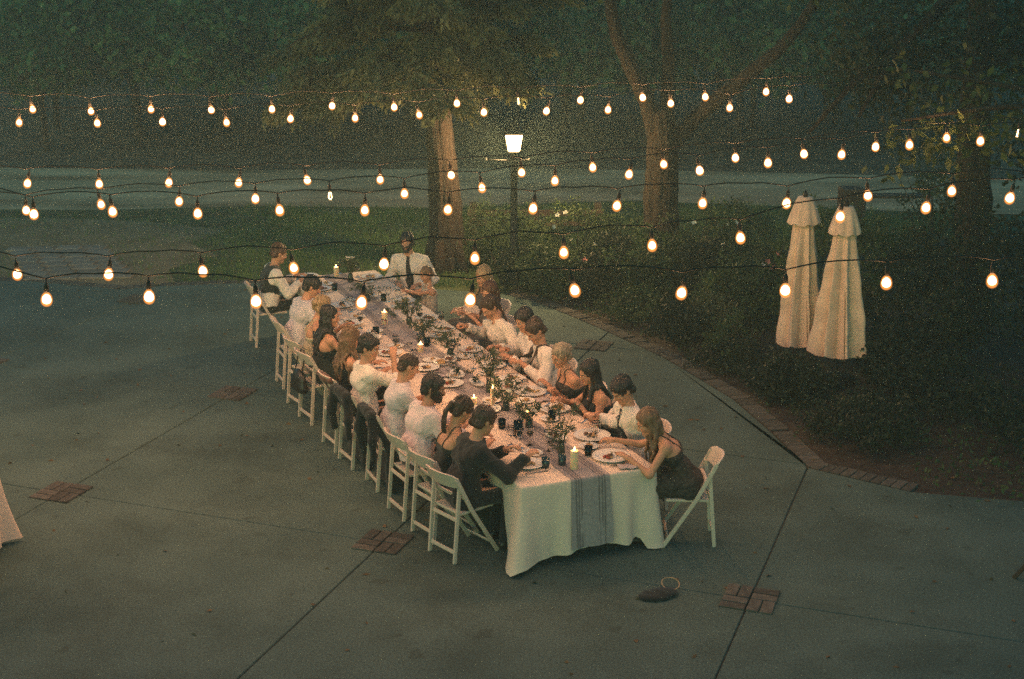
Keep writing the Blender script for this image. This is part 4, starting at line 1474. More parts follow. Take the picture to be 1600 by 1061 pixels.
def head_sdf(q, woman):
    """face and skull in head space: x right, y forward, z up, origin between the ears"""
    s = .95 if woman else 1.0
    d = ell(q, (0, -.014, .030), (.077, .097, .088))
    d = smin(d, ell(q, (0, .026, -.024), (.061, .068, .086)), .03)
    for sx in (-1, 1):
        d = smin(d, rc(q, (sx * .047 * s, .004, -.052), (sx * .012, .066, -.098), .021 * s, .018), .03)
        d = smin(d, sph(q, (sx * .038, .058, -.028), .027), .02)
        d = smin(d, rc(q, (sx * .046, .066, .021), (sx * .012, .088, .021), .009, .010), .014)
        d = smax(d, -sph(q, (sx * .031, .102, .003), .0165), .012)
        d = smin(d, sph(q, (sx * .031, .0775, .002), .0125), .004)
        d = smin(d, ell(q, (sx * .079, -.008, -.004), (.011, .019, .031)), .008)
    d = smin(d, sph(q, (0, .074, -.097), .019), .02)
    d = smin(d, rc(q, (0, .090, .010), (0, .111, -.026), .0075, .0115), .010)
    for sx in (-1, 1): d = smin(d, sph(q, (sx * .0115, .099, -.031), .0085), .008)
    lip = np.minimum(rc(q, (-.019, .085, -.0575), (.019, .085, -.0575), .0075, .0075), rc(q, (-.015, .085, -.069), (.015, .085, -.069), .0085, .0085))
    d = smin(d, lip, .008)
    d = smax(d, -rc(q, (-.021, .097, -.063), (.021, .097, -.063), .0028, .0028), .004)
    return d


def hand_sdf(q, side, curl, spread=1.0):
    """wrist at the origin, +x along the fingers, +z back of the hand, thumb on side*y"""
    q = q * np.array([1, side, 1], np.float32)
    d = rc(q, (-.01, 0, 0), (.03, 0, 0), .024, .023)
    d = smin(d, rc(q, (.025, .020, 0), (.088, .026, .003), .016, .0125), .016)
    d = smin(d, rc(q, (.025, -.018, 0), (.082, -.030, 0), .016, .0115), .016)
    d = smin(d, rc(q, (.03, 0, 0), (.086, -.002, .003), .017, .013), .018)
    for y, L, x0 in ((.029, .068, .090), (.0095, .077, .094), (-.0105, .071, .091), (-.029, .056, .085)):
        b = np.array([x0, y * spread, .002])
        a1, a2, a3 = curl * .75, curl * 1.75, curl * 2.4
        p1 = b + .46 * L * np.array([math.cos(a1), y * .9 * spread, -math.sin(a1)])
        p2 = p1 + .32 * L * np.array([math.cos(a2), y * .6, -math.sin(a2)])
        p3 = p2 + .24 * L * np.array([math.cos(a3), 0, -math.sin(a3)])
        f = np.minimum(np.minimum(rc(q, b, p1, .0098, .0092), rc(q, p1, p2, .0092, .0085)), rc(q, p2, p3, .0085, .0074))
        d = smin(d, f, .005)
    t1, t2 = A(.060, .046, -.012 - .012 * curl), A(.088, .052 - .012 * curl, -.016 - .026 * curl)
    d = smin(d, rc(q, (.018, .020, -.004), t1, .0145, .011), .010)
    d = smin(d, rc(q, t1, t2, .011, .0085), .004)
    return d


def person(key, cat, label, woman=False, face=0.0, yaw=0.0, pitch=20, roll=0, hair='brown', style='short', skin='skin', top='shirt', topc='white', botc='navy',
           rh=None, lh=None, rcurl=.5, lcurl=.5, twist=0.0, beard=False, reh=None, leh=None, seat=True, cuff=.93, child=False, handz=None, rflip=0, lflip=0, w=1.0, leg=None):
    hw, hp = PEOPLE[key]
    sidesgn = 1 if key[0] == 'L' else -1
    base = FACE_R if key[0] == 'L' else FACE_R + math.pi
    rz = base + R(face) - math.pi / 2
    cz, sz = math.cos(rz), math.sin(rz)
    def loc(p):
        dx, dy = p[0] - hp[0], p[1] - hp[1]
        return np.array([dx * cz + dy * sz, -dx * sz + dy * cz, p[2]])
    Hc = loc(hw)
    k = .62 if child else 1.0
    hk = .86 if child else (.95 if woman else 1.0)
    P = np.array([0, 0, .53]) if not child else np.array([0, -.02, .52])
    HB = rot_basis(R(yaw), R(pitch), R(roll))
    sp = Hc - P
    L = np.linalg.norm(sp)
    dirv = sp / L
    back = unit(np.array([0, -1, 0]) - dirv * -dirv[1])
    T = P + dirv * (L - .225 * hk - .0) + back * .025 + np.array([0, 0, .0])
    ct, st_ = math.cos(R(twist)), math.sin(R(twist))
    xr = np.array([ct, st_, 0])
    fw = np.array([-st_, ct, 0])
    sw = (.150 if woman else .178) * w * (.66 if child else 1)
    SR, SL = T + xr * sw + dirv * -.03, T - xr * sw + dirv * -.03
    l1, l2 = (.28 if woman else .30) * (.62 if child else 1), (.24 if woman else .265) * (.62 if child else 1)
    def tgt(h, dflt):
        if h is None: h = dflt
        if isinstance(h, str): return loc(HANDS[h])
        return np.array(h, float)
    RW = tgt(rh, (.17, .40, .80))
    LW = tgt(lh, (-.17, .40, .80))
    hl = .095
    out = []
    for s, Wt, S0, eh, curl, fl in ((1, RW, SR, reh, rcurl, rflip), (-1, LW, SL, leh, lcurl, lflip)):
        hint = np.array(eh if eh is not None else (s * .55, -.35, -.6), float)
        d0 = unit(Wt - S0)
        E, W_ = ik(S0, Wt - d0 * hl * .55 + np.array([0, 0, .012]), l1, l2, hint)
        ax = unit((W_ - E) * 1.0 + np.array([0, .05, -.03]) * 2 * l2)
        up = np.array([0, 0, 1.0]) if not fl else np.array([s * .9, 0, .35])
        if abs(ax @ up) > .9: up = np.array([0, 1.0, 0])
        zax = unit(up - ax * (ax @ up))
        yax = np.cross(zax, ax)
        out.append((s, S0, E, W_, np.stack([ax, yax, zax], 1), curl))
    br, wr, pr = ((.098, .082, .112) if woman else (.112, .100, .112))
    br, wr, pr = br * w, wr * w, pr * w
    if child: br, wr, pr = .075, .072, .085
    Cc = P + (T - P) * .74 + back * .012
    Wc = P + (T - P) * .36 + back * .02
    hipw = .085 if not child else .055
    NB = Hc - HB[:, 1] * .018 - HB[:, 2] * .075 * hk
    legs = leg or [(s * .085, s * .13, s * .13) for s in (-1, 1)]
    def legpts(s):
        if child: return A(s * .06, -.02, .50), A(s * .065, .0, .27), A(s * .065, -.02, .06), A(s * .07, .08, .03)
        return A(s * .088, .0, .535), A(s * .125, .42, .535), A(s * .125, .36, .085), A(s * .14, .50, .035)

    def torso(p, inf=0.0, kk=.05):
        d = rc(p, P - xr * hipw, P + xr * hipw, pr + inf, pr + inf)
        d = smin(d, rc(p, Wc - xr * .055 * w, Wc + xr * .055 * w, wr + inf, wr + inf), kk)
        d = smin(d, rc(p, Cc - xr * .078 * w * (.6 if child else 1), Cc + xr * .078 * w * (.6 if child else 1), br + inf, br + inf), kk)
        d = smin(d, rc(p, SL, SR, (.05 if woman else .06) * (.7 if child else 1) + inf, (.05 if woman else .06) * (.7 if child else 1) + inf), kk * .9)
        if woman and not child:
            for s in (-1, 1): d = smin(d, sph(p, Cc + xr * s * .062 + fw * .075 - dirv * .02, .058 + inf), .035)
        for S0 in (SL, SR): d = smin(d, rc(p, T + dirv * .03, S0, .05 * (.7 if child else 1) + inf, .045 * (.7 if child else 1) + inf), .03)
        return d

    ak = (.82 if woman else 1.0) * (.72 if child else 1)
    def body(p):
        d = torso(p)
        d = smin(d, rc(p, T - dirv * .01, NB, (.052 if woman else .06) * (.72 if child else 1), (.047 if woman else .055) * (.78 if child else 1)), .03)
        for s, S0, E, W_, Hb, curl in out:
            a = smin(rc(p, S0, E, .050 * ak, .040 * ak), rc(p, E, W_, .041 * ak, .026 * ak), .02)
            d = smin(d, a, .025)
        for s in (-1, 1):
            a, b, c, e = legpts(s)
            kk = .62 if child else 1
            d = smin(d, smin(smin(rc(p, a, b, .082 * kk, .058 * kk), rc(p, b, c, .056 * kk, .038 * kk), .02), rc(p, c, e, .036 * kk, .028 * kk), .02), .03)
        q = (p - Hc.astype(np.float32))
        m = (q ** 2).sum(1) < .2 ** 2
        if m.any():
            qq = (q[m] @ HB.astype(np.float32)) / hk
            d[m] = smin(d[m], head_sdf(qq, woman) * hk, .018)
        for s, S0, E, W_, Hb, curl in out:
            q = p - W_.astype(np.float32)
            m = (q ** 2).sum(1) < .24 ** 2
            if m.any():
                hs = (.93 if woman else 1.0) * (.66 if child else 1)
                d[m] = smin(d[m], hand_sdf((q[m] @ Hb.astype(np.float32)) / hs, s, curl) * hs, .012)
        return d

    lo = np.array([-.62, -.42, -.02]); hi = np.array([.62, .85, max(1.42, Hc[2] + .2)])
    allp = np.array([o[3] for o in out] + [o[2] for o in out] + [Hc])
    lo = np.minimum(lo * (.6 if child else 1), allp.min(0) - .22); hi = np.maximum(np.array([.5, .62, 1.3]), allp.max(0) + .22)
    v, f = sdf_mesh(body, lo, hi, .0078)
    me = np_mesh('person', v, f, M[skin], True)
    qq = ((v - Hc) @ HB) / hk
    lip = np.exp(-((qq[:, 0] / .02) ** 4 + ((qq[:, 2] + .063) / .010) ** 4)) * (qq[:, 1] > .07)
    chk = .25 * np.exp(-(((np.abs(qq[:, 0]) - .04) / .02) ** 2 + ((qq[:, 2] + .03) / .02) ** 2)) * (qq[:, 1] > .02)
    at = me.attributes.new('lip', 'FLOAT', 'POINT')
    at.data.foreach_set('value', np.maximum(lip * (1.0 if woman else .55), chk).astype(np.float32))
    ob = link('person', me, None, (hp[0], hp[1], 0), (0, 0, rz))
    tag(ob, label, cat)

    def sub(nm, fn, mt, h=.012, lo_=None, hi_=None, slack=.012):
        v, f = sdf_mesh(fn, lo if lo_ is None else lo_, hi if hi_ is None else hi_, h, slack)
        if len(f) == 0: return None
        return link(nm, np_mesh(nm, v, f, mt, True), ob)

    seed = sum(ord(c) for c in key) * 7
    neckax = unit(NB - T)
    # ---- clothes
    def wrinkle(p, amp=.006):
        fold = np.abs(noise3(p * A(1, 1, .55), 17, seed + 2))            # sharp pulled folds between soft ones
        return amp * noise3(p, 19, seed) + amp * .7 * noise3(p, 44, seed + 1) - amp * 1.3 * np.clip(.22 - fold, 0, 1) / .22
    shirtfn = None
    if top in ('shirt', 'rolled', 'suit', 'vest'):
        inf = .020 if top == 'suit' else .013
        def shirtfn(p, inf=inf):
            d = torso(p, inf)
            for s, S0, E, W_, Hb, curl in out:
                ce = cuff if top != 'rolled' else .28
                Wd = E + (W_ - E) * ce
                a = smin(rc(p, S0, E, .062 * ak + inf * .6, .054 * ak + inf * .5), rc(p, E, Wd, .054 * ak + inf * .5, (.040 if ce > .5 else .053) * ak + inf * .5), .02)
                a = smax(a, (p - Wd.astype(np.float32)) @ unit(W_ - E).astype(np.float32), .006)
                d = smin(d, a, .03)
            d = smin(d, rc(p, T + neckax * .005, T + neckax * .055, .068, .066), .02)          # collar
            d = smin(d, rc(p, P + dirv * .08 + back * .03 - xr * .085, P + dirv * .08 + back * .03 + xr * .085, .118 * w, .118 * w), .06) + wrinkle(p, .0085)
            d = smax(d, (p - (T + neckax * .062).astype(np.float32)) @ unit(neckax + fw * -.25 + np.array([0, 0, .2])).astype(np.float32), .004)
            d = smax(d, -rc(p, T + neckax * .03 + fw * .01, T + neckax * .15 + fw * .012, .055, .06), .006)
            return smax(d, (.44 if top == 'suit' else .49) - p[:, 2] - (.05 * noise3(p[:, :3] * A(1, 1, 0), 9, seed)), .01)
        sh = sub('suit_jacket' if top == 'suit' else 'shirt', shirtfn, FAB[topc])
        if top == 'suit':
            def col(p):
                d = rc(p, T + neckax * .03, T + neckax * .074, .064, .06)
                d = smax(d, -rc(p, T + neckax * .02, T + neckax * .16, .053, .056), .003)
                return smax(d, (p - (T + neckax * .078).astype(np.float32)) @ neckax.astype(np.float32), .003)
            sub('shirt_collar', col, FAB['white'], .006, T - .15, T + .2)
        if top == 'vest':
            def vest(p):
                d = torso(p, .024) + wrinkle(p, .003)
                for s, S0 in ((1, SR), (-1, SL)): d = smax(d, -sph(p, S0 + xr * s * .05 - dirv * .03, .115), .02)
                d = smax(d, -rc(p, T + neckax * .01, T + neckax * .2, .068, .085), .01)
                d = smax(d, -rc(p, T + fw * .12, T + fw * .14 - dirv * .2, .055, .01), .01)
                return smax(d, .45 - p[:, 2], .01)
            sub('vest', vest, FAB['vest'])
    else:
        tilt = {'bareback': (-.16, -.10), 'straps': (-.13, -.055), 'sleeveless': (-.05, .01), 'child': (-.03, .02)}[top]
        def dress(p):
            inf = .012
            d = torso(p, inf)
            ft = ((p - T.astype(np.float32)) @ fw.astype(np.float32))
            hgt = (p - T.astype(np.float32)) @ dirv.astype(np.float32)
            line = tilt[1] * np.clip(.5 + ft * 5, 0, 1) + tilt[0] * (1 - np.clip(.5 + ft * 5, 0, 1))
            d = d + wrinkle(p, .004)
            for s, S0 in ((1, SR), (-1, SL)): d = smax(d, -sph(p, S0 + xr * s * .04 - dirv * .0, .085 * (.7 if child else 1)), .015)
            d = smax(d, hgt - line, .012)
            if child:
                sk_ = rc(p, P + dirv * .1, A(0, -.02, .28), .085, .17)
                sk_ = smax(sk_, .25 - p[:, 2], .01) + .012 * np.sin(np.arctan2(p[:, 1], p[:, 0]) * 9)
                d = smin(d, sk_, .04)
            else:
                sk_ = rc(p, A(-.06, 0, .56), A(-.10, .40, .545), .125, .10)
                sk_ = np.minimum(sk_, rc(p, A(.06, 0, .56), A(.10, .40, .545), .125, .10))
                sk_ = smin(sk_, rc(p, A(-.08, .40, .54), A(-.09, .38, .12), .10, .13), .05)
                sk_ = smin(sk_, rc(p, A(.08, .40, .54), A(.09, .38, .12), .10, .13), .05)
                sk_ = smax(smin(sk_, rc(p, A(0, .05, .55), A(0, .4, .5), .12, .1), .06), .06 - p[:, 2], .01)
                d = smin(d, sk_ + wrinkle(p, .006), .04)
            return d
        sub('dress', dress, FAB[topc])
        if top in ('straps', 'bareback', 'child'):
            for s, S0 in ((1, SR), (-1, SL)):
                pts = []
                for t in np.linspace(-.12, 1.12, 12):
                    a = t * math.pi
                    q = T + xr * s * sw * .52 + fw * (-.20 * math.cos(a)) * (1 if .0 <= t <= 1 else 1) + dirv * (.16 * math.sin(a) - .05)
                    for _ in range(8):
                        e = .004
                        d0 = torso(np.array([q, q + [e, 0, 0], q + [0, e, 0], q + [0, 0, e]], np.float32))
                        g = (d0[1:] - d0[0]) / e
                        q = q - g / (np.linalg.norm(g) + 1e-6) * (d0[0] - .004)
                    pts.append(q)
                MB().tube(pts, .006 if top != 'child' else .012, 6).build('strap', FAB[topc], ob, True)
    if top in ('shirt', 'rolled', 'suit', 'vest'):
        def trouser(p):
            d = rc(p, P - xr * hipw, P + xr * hipw, pr + .014, pr + .014)
            for s in (-1, 1):
                a, b, c, e = legpts(s)
                d = smin(d, smin(rc(p, a, b, .094, .072), rc(p, b, c + A(0, 0, .01), .072, .058), .02), .03)
            d = d + wrinkle(p, .006)
            d = smax(d, p[:, 2] - .60, .01)
            return smax(d, .075 - p[:, 2], .01)
        sub('trousers', trouser, FAB[botc], .014)
    for s in (-1, 1):
        a, b, c, e = legpts(s)
        kk = .62 if child else 1
        def shoe(p, c=c, e=e):
            d = smin(rc(p, c + A(0, -.03, -.04) * kk, e + A(0, .05, 0) * kk, .043 * kk, .036 * kk), rc(p, c, c + A(0, 0, .02), .043 * kk, .045 * kk), .02)
            return smax(d, .004 - p[:, 2], .003)
        sub('shoe', shoe, M['shoe'], .012, c - .16, c + A(.16, .3, .14))
    # ---- things on the shirt front: tie, suspenders laid on the cloth surface
    def on_surface(q, fn, lift):
        for _ in range(10):
            e = .004
            d0 = fn(np.array([q, q + [e, 0, 0], q + [0, e, 0], q + [0, 0, e]], np.float32))
            g = (d0[1:] - d0[0]) / e
            q = q - g / (np.linalg.norm(g) + 1e-6) * (d0[0] - lift)
        return q
    def ribbon(nm, line, width, mt, lift=.006):
        vs, fs = [], []
        for i, (q, wd) in enumerate(line):
            for s in (-1, -.33, .33, 1): vs.append(on_surface(q + xr * s * wd / 2, shirtfn, lift))
            for s in (1, .33, -.33, -1): vs.append(on_surface(q + xr * s * wd / 2, shirtfn, lift - .005))
        for i in range(len(line) - 1):
            for j in range(8):
                a, b = i * 8 + j, i * 8 + (j + 1) % 8
                fs.append((a, b, b + 8, a + 8))
        MB().add(vs, fs).build(nm, mt, ob, True)
    if leg == 'tie':
        pass
    person.last = dict(T=T, P=P, Cc=Cc, fw=fw, dirv=dirv, xr=xr, ribbon=ribbon, shirtfn=shirtfn, ob=ob, Hc=Hc, HB=HB, out=out, sub=sub, neckax=neckax, hp=hp, rz=rz)
    # ---- hair
    hm = HAIR[hair]
    HBf, Hcf = HB.astype(np.float32), Hc.astype(np.float32)
    longs = style in ('long', 'wavy')
    locks = []
    def H2(pt): return Hc + HB @ (np.array(pt) * hk)
    r = random.Random(seed)
    if longs:
        n = 15
        endz = T[2] - (.20 if style == 'long' else .26)
        for i in range(n):
            a = math.pi * (i / (n - 1)) * 1.18 - .09 * math.pi          # from right ear round the back to the left ear
            st = H2((.070 * math.cos(a), -.012 - .085 * math.sin(a), .035))
            m1 = H2((.083 * math.cos(a), -.012 - .098 * math.sin(a), -.06))
            q = m1.copy()
            pts = [st, m1]
            for j in range(1, 6):
                t = j / 5
                zz = m1[2] + (endz + r.uniform(-.05, .05) - m1[2]) * t
                q = np.array([m1[0] + xr[0] * math.cos(a) * .03 * t, m1[1] + xr[1] * math.cos(a) * .03 * t, zz]) + back * np.array([1, 1, 0]) * (.02 * t)
                wv = (.012 if style == 'long' else .024) * math.sin(j * 2.1 + i * 1.7)
                q = q + xr * wv + fw * wv * .6
                for _ in range(3):
                    e = .006
                    d0 = torso(np.array([q, q + [e, 0, 0], q + [0, e, 0], q + [0, 0, e]], np.float32), .022)
                    if d0[0] > .006: break
                    g = (d0[1:] - d0[0]) / e
                    q = q + g / (np.linalg.norm(g) + 1e-6) * (.006 - d0[0])
                pts.append(q)
            locks.append(pts)
    if style == 'ponytail':
        for i in range(5):
            a = i * 1.256
            st = H2((.0, -.105, .045))
            q1 = H2((.012 * math.cos(a), -.145, .02 + .012 * math.sin(a)))
            q2 = H2((.016 * math.cos(a), -.155, -.07 + .01 * math.sin(a)))
            q3 = q2 + np.array([.02 * math.cos(a), -.02, -.10])
            q4 = q3 + np.array([.01 * math.cos(a), 0.0, -.09])
            locks.append([st, q1, q2, q3, q4])

    strands = []
    for i in range(16 if style != 'cropped' else 0):                 # combed tufts lying on the skull
        a = i / 16 * 2 * math.pi + r.uniform(-.15, .15)
        part = np.array([.02 * r.uniform(-1, 1.5), -.03 + r.uniform(-.015, .015), 0])
        reach = 1.25 if math.cos(a) < .35 else .78                    # shorter over the brow
        pts = []
        for t in np.linspace(.12, reach, 5):
            b = t * 1.35
            tw2 = a + .35 * t * r.uniform(.3, 1)
            pts.append(H2(part * (1 - t) + np.array([.088 * math.sin(b) * math.sin(tw2), -.016 + .109 * math.sin(b) * math.cos(tw2), .037 + .100 * math.cos(b)])))
        strands.append((pts, r.uniform(.008, .0125)))

    def hairfn(p):
        q = ((p - Hcf) @ HBf) / hk
        vol = {'short': .0, 'full': .008, 'cropped': -.005}.get(style, .006)
        d = ell(q, (0, -.016, .037), (.086 + vol, .106 + vol, .095 + vol))
        d = smin(d, rc(q, (-.045, -.07, -.035), (.045, -.07, -.035), .040 + vol * .5, .040 + vol * .5), .03)
        fz = .010 if style in ('full', 'long', 'wavy') else .0
        d = smax(d, -ell(q, (0, .105, -.040), (.078, .082, .112 + fz)), .012)
        d = smax(d, -rc(q, (-.12, .032, -.055), (.12, .032, -.055), .052, .052), .012)
        for sx in (-1, 1): d = smax(d, -ell(q, (sx * .09, -.008, -.012), (.03, .022, .035)), .008)
        d = smax(d, -.075 - q[:, 2] + .0 * q[:, 0], .015)
        ang = np.arctan2(q[:, 0], q[:, 1] + .02)
        d = d + .0035 * np.sin(ang * 17 + q[:, 2] * 30 + 2 * np.sin(q[:, 2] * 25 + seed)) * np.clip(1 - q[:, 2] * 6, .2, 1) + .0055 * noise3(q, 55, seed) + .003 * noise3(q, 130, seed)
        if style == 'full': d = d - .008 * np.clip(q[:, 1] * 12, 0, 1) * (q[:, 2] > .06)
        d = d * hk
        if style == 'bun': d = smin(d, ell(q, (0, -.118, .035), (.05, .042, .045)) * hk + .003 * np.sin(q[:, 2] * 160 + q[:, 0] * 90), .012)
        for pts in locks:
            r0 = .019 if longs else .017
            for j in range(len(pts) - 1):
                t0, t1 = j / (len(pts) - 1), (j + 1) / (len(pts) - 1)
                d = smin(d, rc(p, pts[j], pts[j + 1], r0 * (1 - .45 * t0), r0 * (1 - .45 * t1)), .010)
        for pts, rr_ in strands:
            for j in range(4): d = smin(d, rc(p, pts[j], pts[j + 1], rr_, rr_ * .8), .007)
        if locks: d = d + .0025 * noise3(p * A(1, 1, .25), 160, seed)
        return d
    pad = .17
    allq = np.array([q for l in locks for q in l] + [Hc - pad, Hc + pad])
    sub('hair', hairfn, hm, .0075, allq.min(0) - .04, allq.max(0) + .04)
    if style == 'ponytail':
        b = MB()
        b.lathe([(.017, -.012), (.022, -.008), (.022, .008), (.017, .012)], 12)
        o = b.build('hair_tie', FAB['white'], ob, True)
        o.location = H2((0, -.128, .035))
        o.rotation_euler = (R(70), 0, 0)
    # ---- eyes, brows, beard
    for sx in (-1, 1):
        eb = MB()
        eb.lathe([(.0015, -.0118), (.0075, -.009), (.0118, 0), (.0075, .009)], 12)
        eb.cur = 1
        eb.lathe([(.0072, .0086), (.0055, .0108), (.0012, .0119)], 12)
        e = eb.build('eye', [M['eye'], M['iris']], ob, True)
        e.scale = (hk,) * 3
        mw = Matrix.Translation(Vector(H2((sx * .031, .0795, .002)))) @ Matrix(HB.tolist()).to_4x4() @ Matrix.Rotation(R(-90), 4, 'X') @ Matrix.Scale(hk, 4)
        e.matrix_local = mw
    def brow(p):
        q = ((p - Hcf) @ HBf) / hk
        d = BIG * np.ones(len(p), np.float32)
        for sx in (-1, 1):
            d = np.minimum(d, np.minimum(rc(q, (sx * .014, .098, .0215), (sx * .032, .092, .0275), .0048, .0045), rc(q, (sx * .032, .092, .0275), (sx * .050, .076, .021), .0045, .003)))
        return d * hk
    sub('eyebrows', brow, HAIR['brown'] if hair in ('blonde', 'grey', 'light') else hm, .0045, Hc - .14, Hc + .14, .004)
    if beard:
        def bd(p):
            q = ((p - Hcf) @ HBf) / hk
            d = head_sdf(q, False) - .006 + .002 * noise3(q, 120, 3)
            reg = np.minimum(np.maximum(q[:, 2] + .045 - np.abs(q[:, 0]) * .55, -(q[:, 1] - .0)), 9)
            d = smax(d, q[:, 2] + .036 - np.abs(q[:, 0]) * .75, .01)
            d = smax(d, -.005 - q[:, 1] + 0 * q[:, 0], .01)
            d = smax(d, -ell(q, (0, .09, -.062), (.021, .03, .012)), .004)
            return d * hk
        sub('beard', bd, hm, .006, Hc - .15, Hc + .15, .006)
    return ob

# ------------------------------------------------------------------ the diners
WHO = {}
def who(key, short): WHO[key] = short


HELD = {}


def diner(key, cat, label, short, chairrot=0, chair_=True, chaircov=None, **kw):
    ob = person(key, cat, label, **kw)
    WHO[key] = short
    i = person.last
    HELD[key] = (i['out'], i['hp'], i['rz'])
    if chair_:
        base = FACE_R if key[0] == 'L' else FACE_R + math.pi
        rz = base + R(kw.get('face', 0) if chairrot == 0 else chairrot) - math.pi / 2
        chair(i['hp'][0] - .0 * TN[0], i['hp'][1], rz, 'white folding chair under ' + short)
    return ob


def tie(n=9, width=.075):
    i = person.last
    T, P, fw, nk = i['T'], i['P'], i['fw'], i['neckax']
    a, b = T + nk * .035 + fw * .10, P + fw * .2 + np.array([0, 0, .10])
    line = [(a + (b - a) * t, (.035 if t < .08 else .03 + width * .75 * min(1, t * 1.4))) for t in np.linspace(0, 1, n)]
    line.append((b + np.array([0, 0, -.04]), .01))
    i['ribbon']('tie', line, width, FAB['tie'], .009)


def suspenders():
    i = person.last
    T, P, fw, xr, dv = i['T'], i['P'], i['fw'], i['xr'], i['dirv']
    for s in (-1, 1):
        line = []
        for t in np.linspace(0, 1, 10): line.append((P + xr * s * .085 + fw * .22 + (T + dv * .0 - P) * (.22 + .72 * t) * 1.0, .03))
        for t in np.linspace(.1, 1, 6):
            a = t * math.pi
            line.append((T + xr * s * .085 + fw * .2 * math.cos(a) + dv * (.1 * math.sin(a)), .03))
        line.append((P + xr * s * .03 - fw * .22 + (T - P) * .5, .03))
        i['ribbon']('suspender', line, .03, FAB['brown'], .007)


# left side, far to near
diner('L1', 'man', 'auburn haired man in a dark vest and rolled white sleeves, farthest on the left side', 'the vested man', hair='auburn', style='short', top='vest', topc='white', pitch=22, cuff=.9, rh=(.12, .44, .80), lh=(-.12, .46, .82))
diner('L2', 'man', 'black haired man in a pale shirt leaning over the table beside the vested man', 'the man beside the vested man', hair='black', style='full', top='shirt', topc='grey', pitch=26, yaw=-18, twist=10, rh=(.2, .45, .8), lh=(-.1, .48, .82))
diner('L3', 'woman', 'fair haired woman with a bun and bare back in a pale floral dress', 'the woman in floral dress', woman=True, hair='blonde', style='bun', top='bareback', topc='floral', pitch=12, yaw=18, roll=6, twist=-12, rh=(.22, .40, .80), lh=(-.06, .46, .86), chairrot=10)
diner('L4', 'woman', 'long black haired woman in a dark strappy dress, seated beside the fair haired bun', 'the black haired left woman', woman=True, hair='black', style='long', top='bareback', topc='dress', pitch=6, yaw=-24, roll=-6, twist=8, rh=(.10, .46, .84), chairrot=8, skin='skin')
diner('L5', 'woman', 'woman with long light brown hair half hidden behind the man lifting food', 'the light brown haired left woman', woman=True, hair='light', style='long', top='sleeveless', topc='black', pitch=20, yaw=15, chairrot=6)
diner('L6', 'man', 'black haired man in a white shirt lifting food to his mouth', 'the man with raised hand', hair='black', style='full', top='rolled', topc='white', pitch=14, yaw=-42, rh=(-.03, .36, 1.10), rcurl=.9, lh=(-.15, .42, .80), reh=(.5, .3, -.9), chairrot=6)
diner('L7', 'man', 'man with cropped brown hair in a pale grey shirt, left side middle', 'the cropped haired man', hair='brown', style='cropped', top='rolled', topc='grey', pitch=26, yaw=-12, roll=5, twist=-8, rh=(.05, .48, .84), lh=(-.12, .46, .80))
diner('L8', 'man', 'bearded man in a pale pink shirt with his chair back showing', 'the bearded pink shirted man', hair='black', style='full', top='shirt', topc='pink', pitch=12, yaw=-36, roll=-5, twist=10, beard=True, rh=(.15, .44, .80), lh=(-.14, .46, .80), chairrot=6, skin='skin_tan')
diner('L9', 'woman', 'woman with a dark ponytail and bare shoulder beside the man in the suit', 'the ponytailed woman', woman=True, hair='brown', style='ponytail', top='straps', topc='dress', pitch=30, yaw=6, roll=7, rh=(.12, .42, .80), lh=(-.14, .44, .8), chairrot=14)
diner('L10', 'man', 'man in a dark suit jacket eating, nearest on the left side', 'the dark suited man', hair='brown', style='full', top='suit', topc='suit', pitch=22, yaw=8, rh='L10r', lh='L10l', rcurl=.75, lcurl=.6, chairrot=18, reh=(.5, -.2, -.5), leh=(-.5, -.1, -.6))
# right side, far to near
diner('R0', 'man', 'bearded man in a cream shirt and dark tie at the far end, facing the camera', 'the far end bearded man', face=52, hair='black', style='short', top='shirt', topc='cream', pitch=6, yaw=4, beard=True, rh=(.16, .28, .66), lh=(-.16, .28, .66), w=1.08)
tie()
diner('R1', 'child', 'small child in a pale dress standing at the table and reaching over it', 'the child', chair_=False, woman=True, child=True, hair='light', style='cropped', top='child', topc='child', pitch=22, yaw=10, face=8, rh=(.1, .30, .80), lh=(-.02, .36, .82))
diner('R2', 'woman', 'blonde woman set back from the table behind the brown haired woman', 'the blonde woman', woman=True, hair='blonde', style='long', top='sleeveless', topc='tan', pitch=18, yaw=20, rh=(.15, .33, .72), lh=(-.15, .33, .72))
diner('R3', 'woman', 'woman with long auburn hair holding out bare forearms over the table edge', 'the auburn haired woman', woman=True, hair='auburn', style='long', top='sleeveless', topc='tan', pitch=20, yaw=25, rh='R3l', lh='R3r', rcurl=.5, lcurl=.5)
diner('R4', 'man', 'man in a cream shirt stretching one arm across to his plate', 'the arm stretching man', hair='brown', style='short', top='shirt', topc='cream', pitch=34, yaw=22, rh='R4r', lh='R4l', rcurl=1.0, lcurl=.5, twist=12)
diner('R5', 'man', 'black haired man in a white shirt half hidden behind the man with suspenders', 'the half hidden man', hair='black', style='full', top='shirt', topc='white', pitch=22, yaw=18, roll=6, rh='R5r', lh=(-.12, .42, .80), rcurl=.7)
diner('R6', 'man', 'man in a white shirt and brown suspenders cutting his food', 'the man in suspenders', hair='brown', style='short', top='shirt', topc='white', pitch=36, yaw=12, rh='R6r', lh='R6l', rcurl=.9, lcurl=.9)
suspenders()
diner('R7', 'woman', 'older woman with pinned up grey blonde hair in a dark dress', 'the older woman', woman=True, hair='grey', style='bun', top='straps', topc='print', pitch=22, yaw=12, roll=-8, rh='R7r', lh='R7l', rcurl=.8, lcurl=.8)
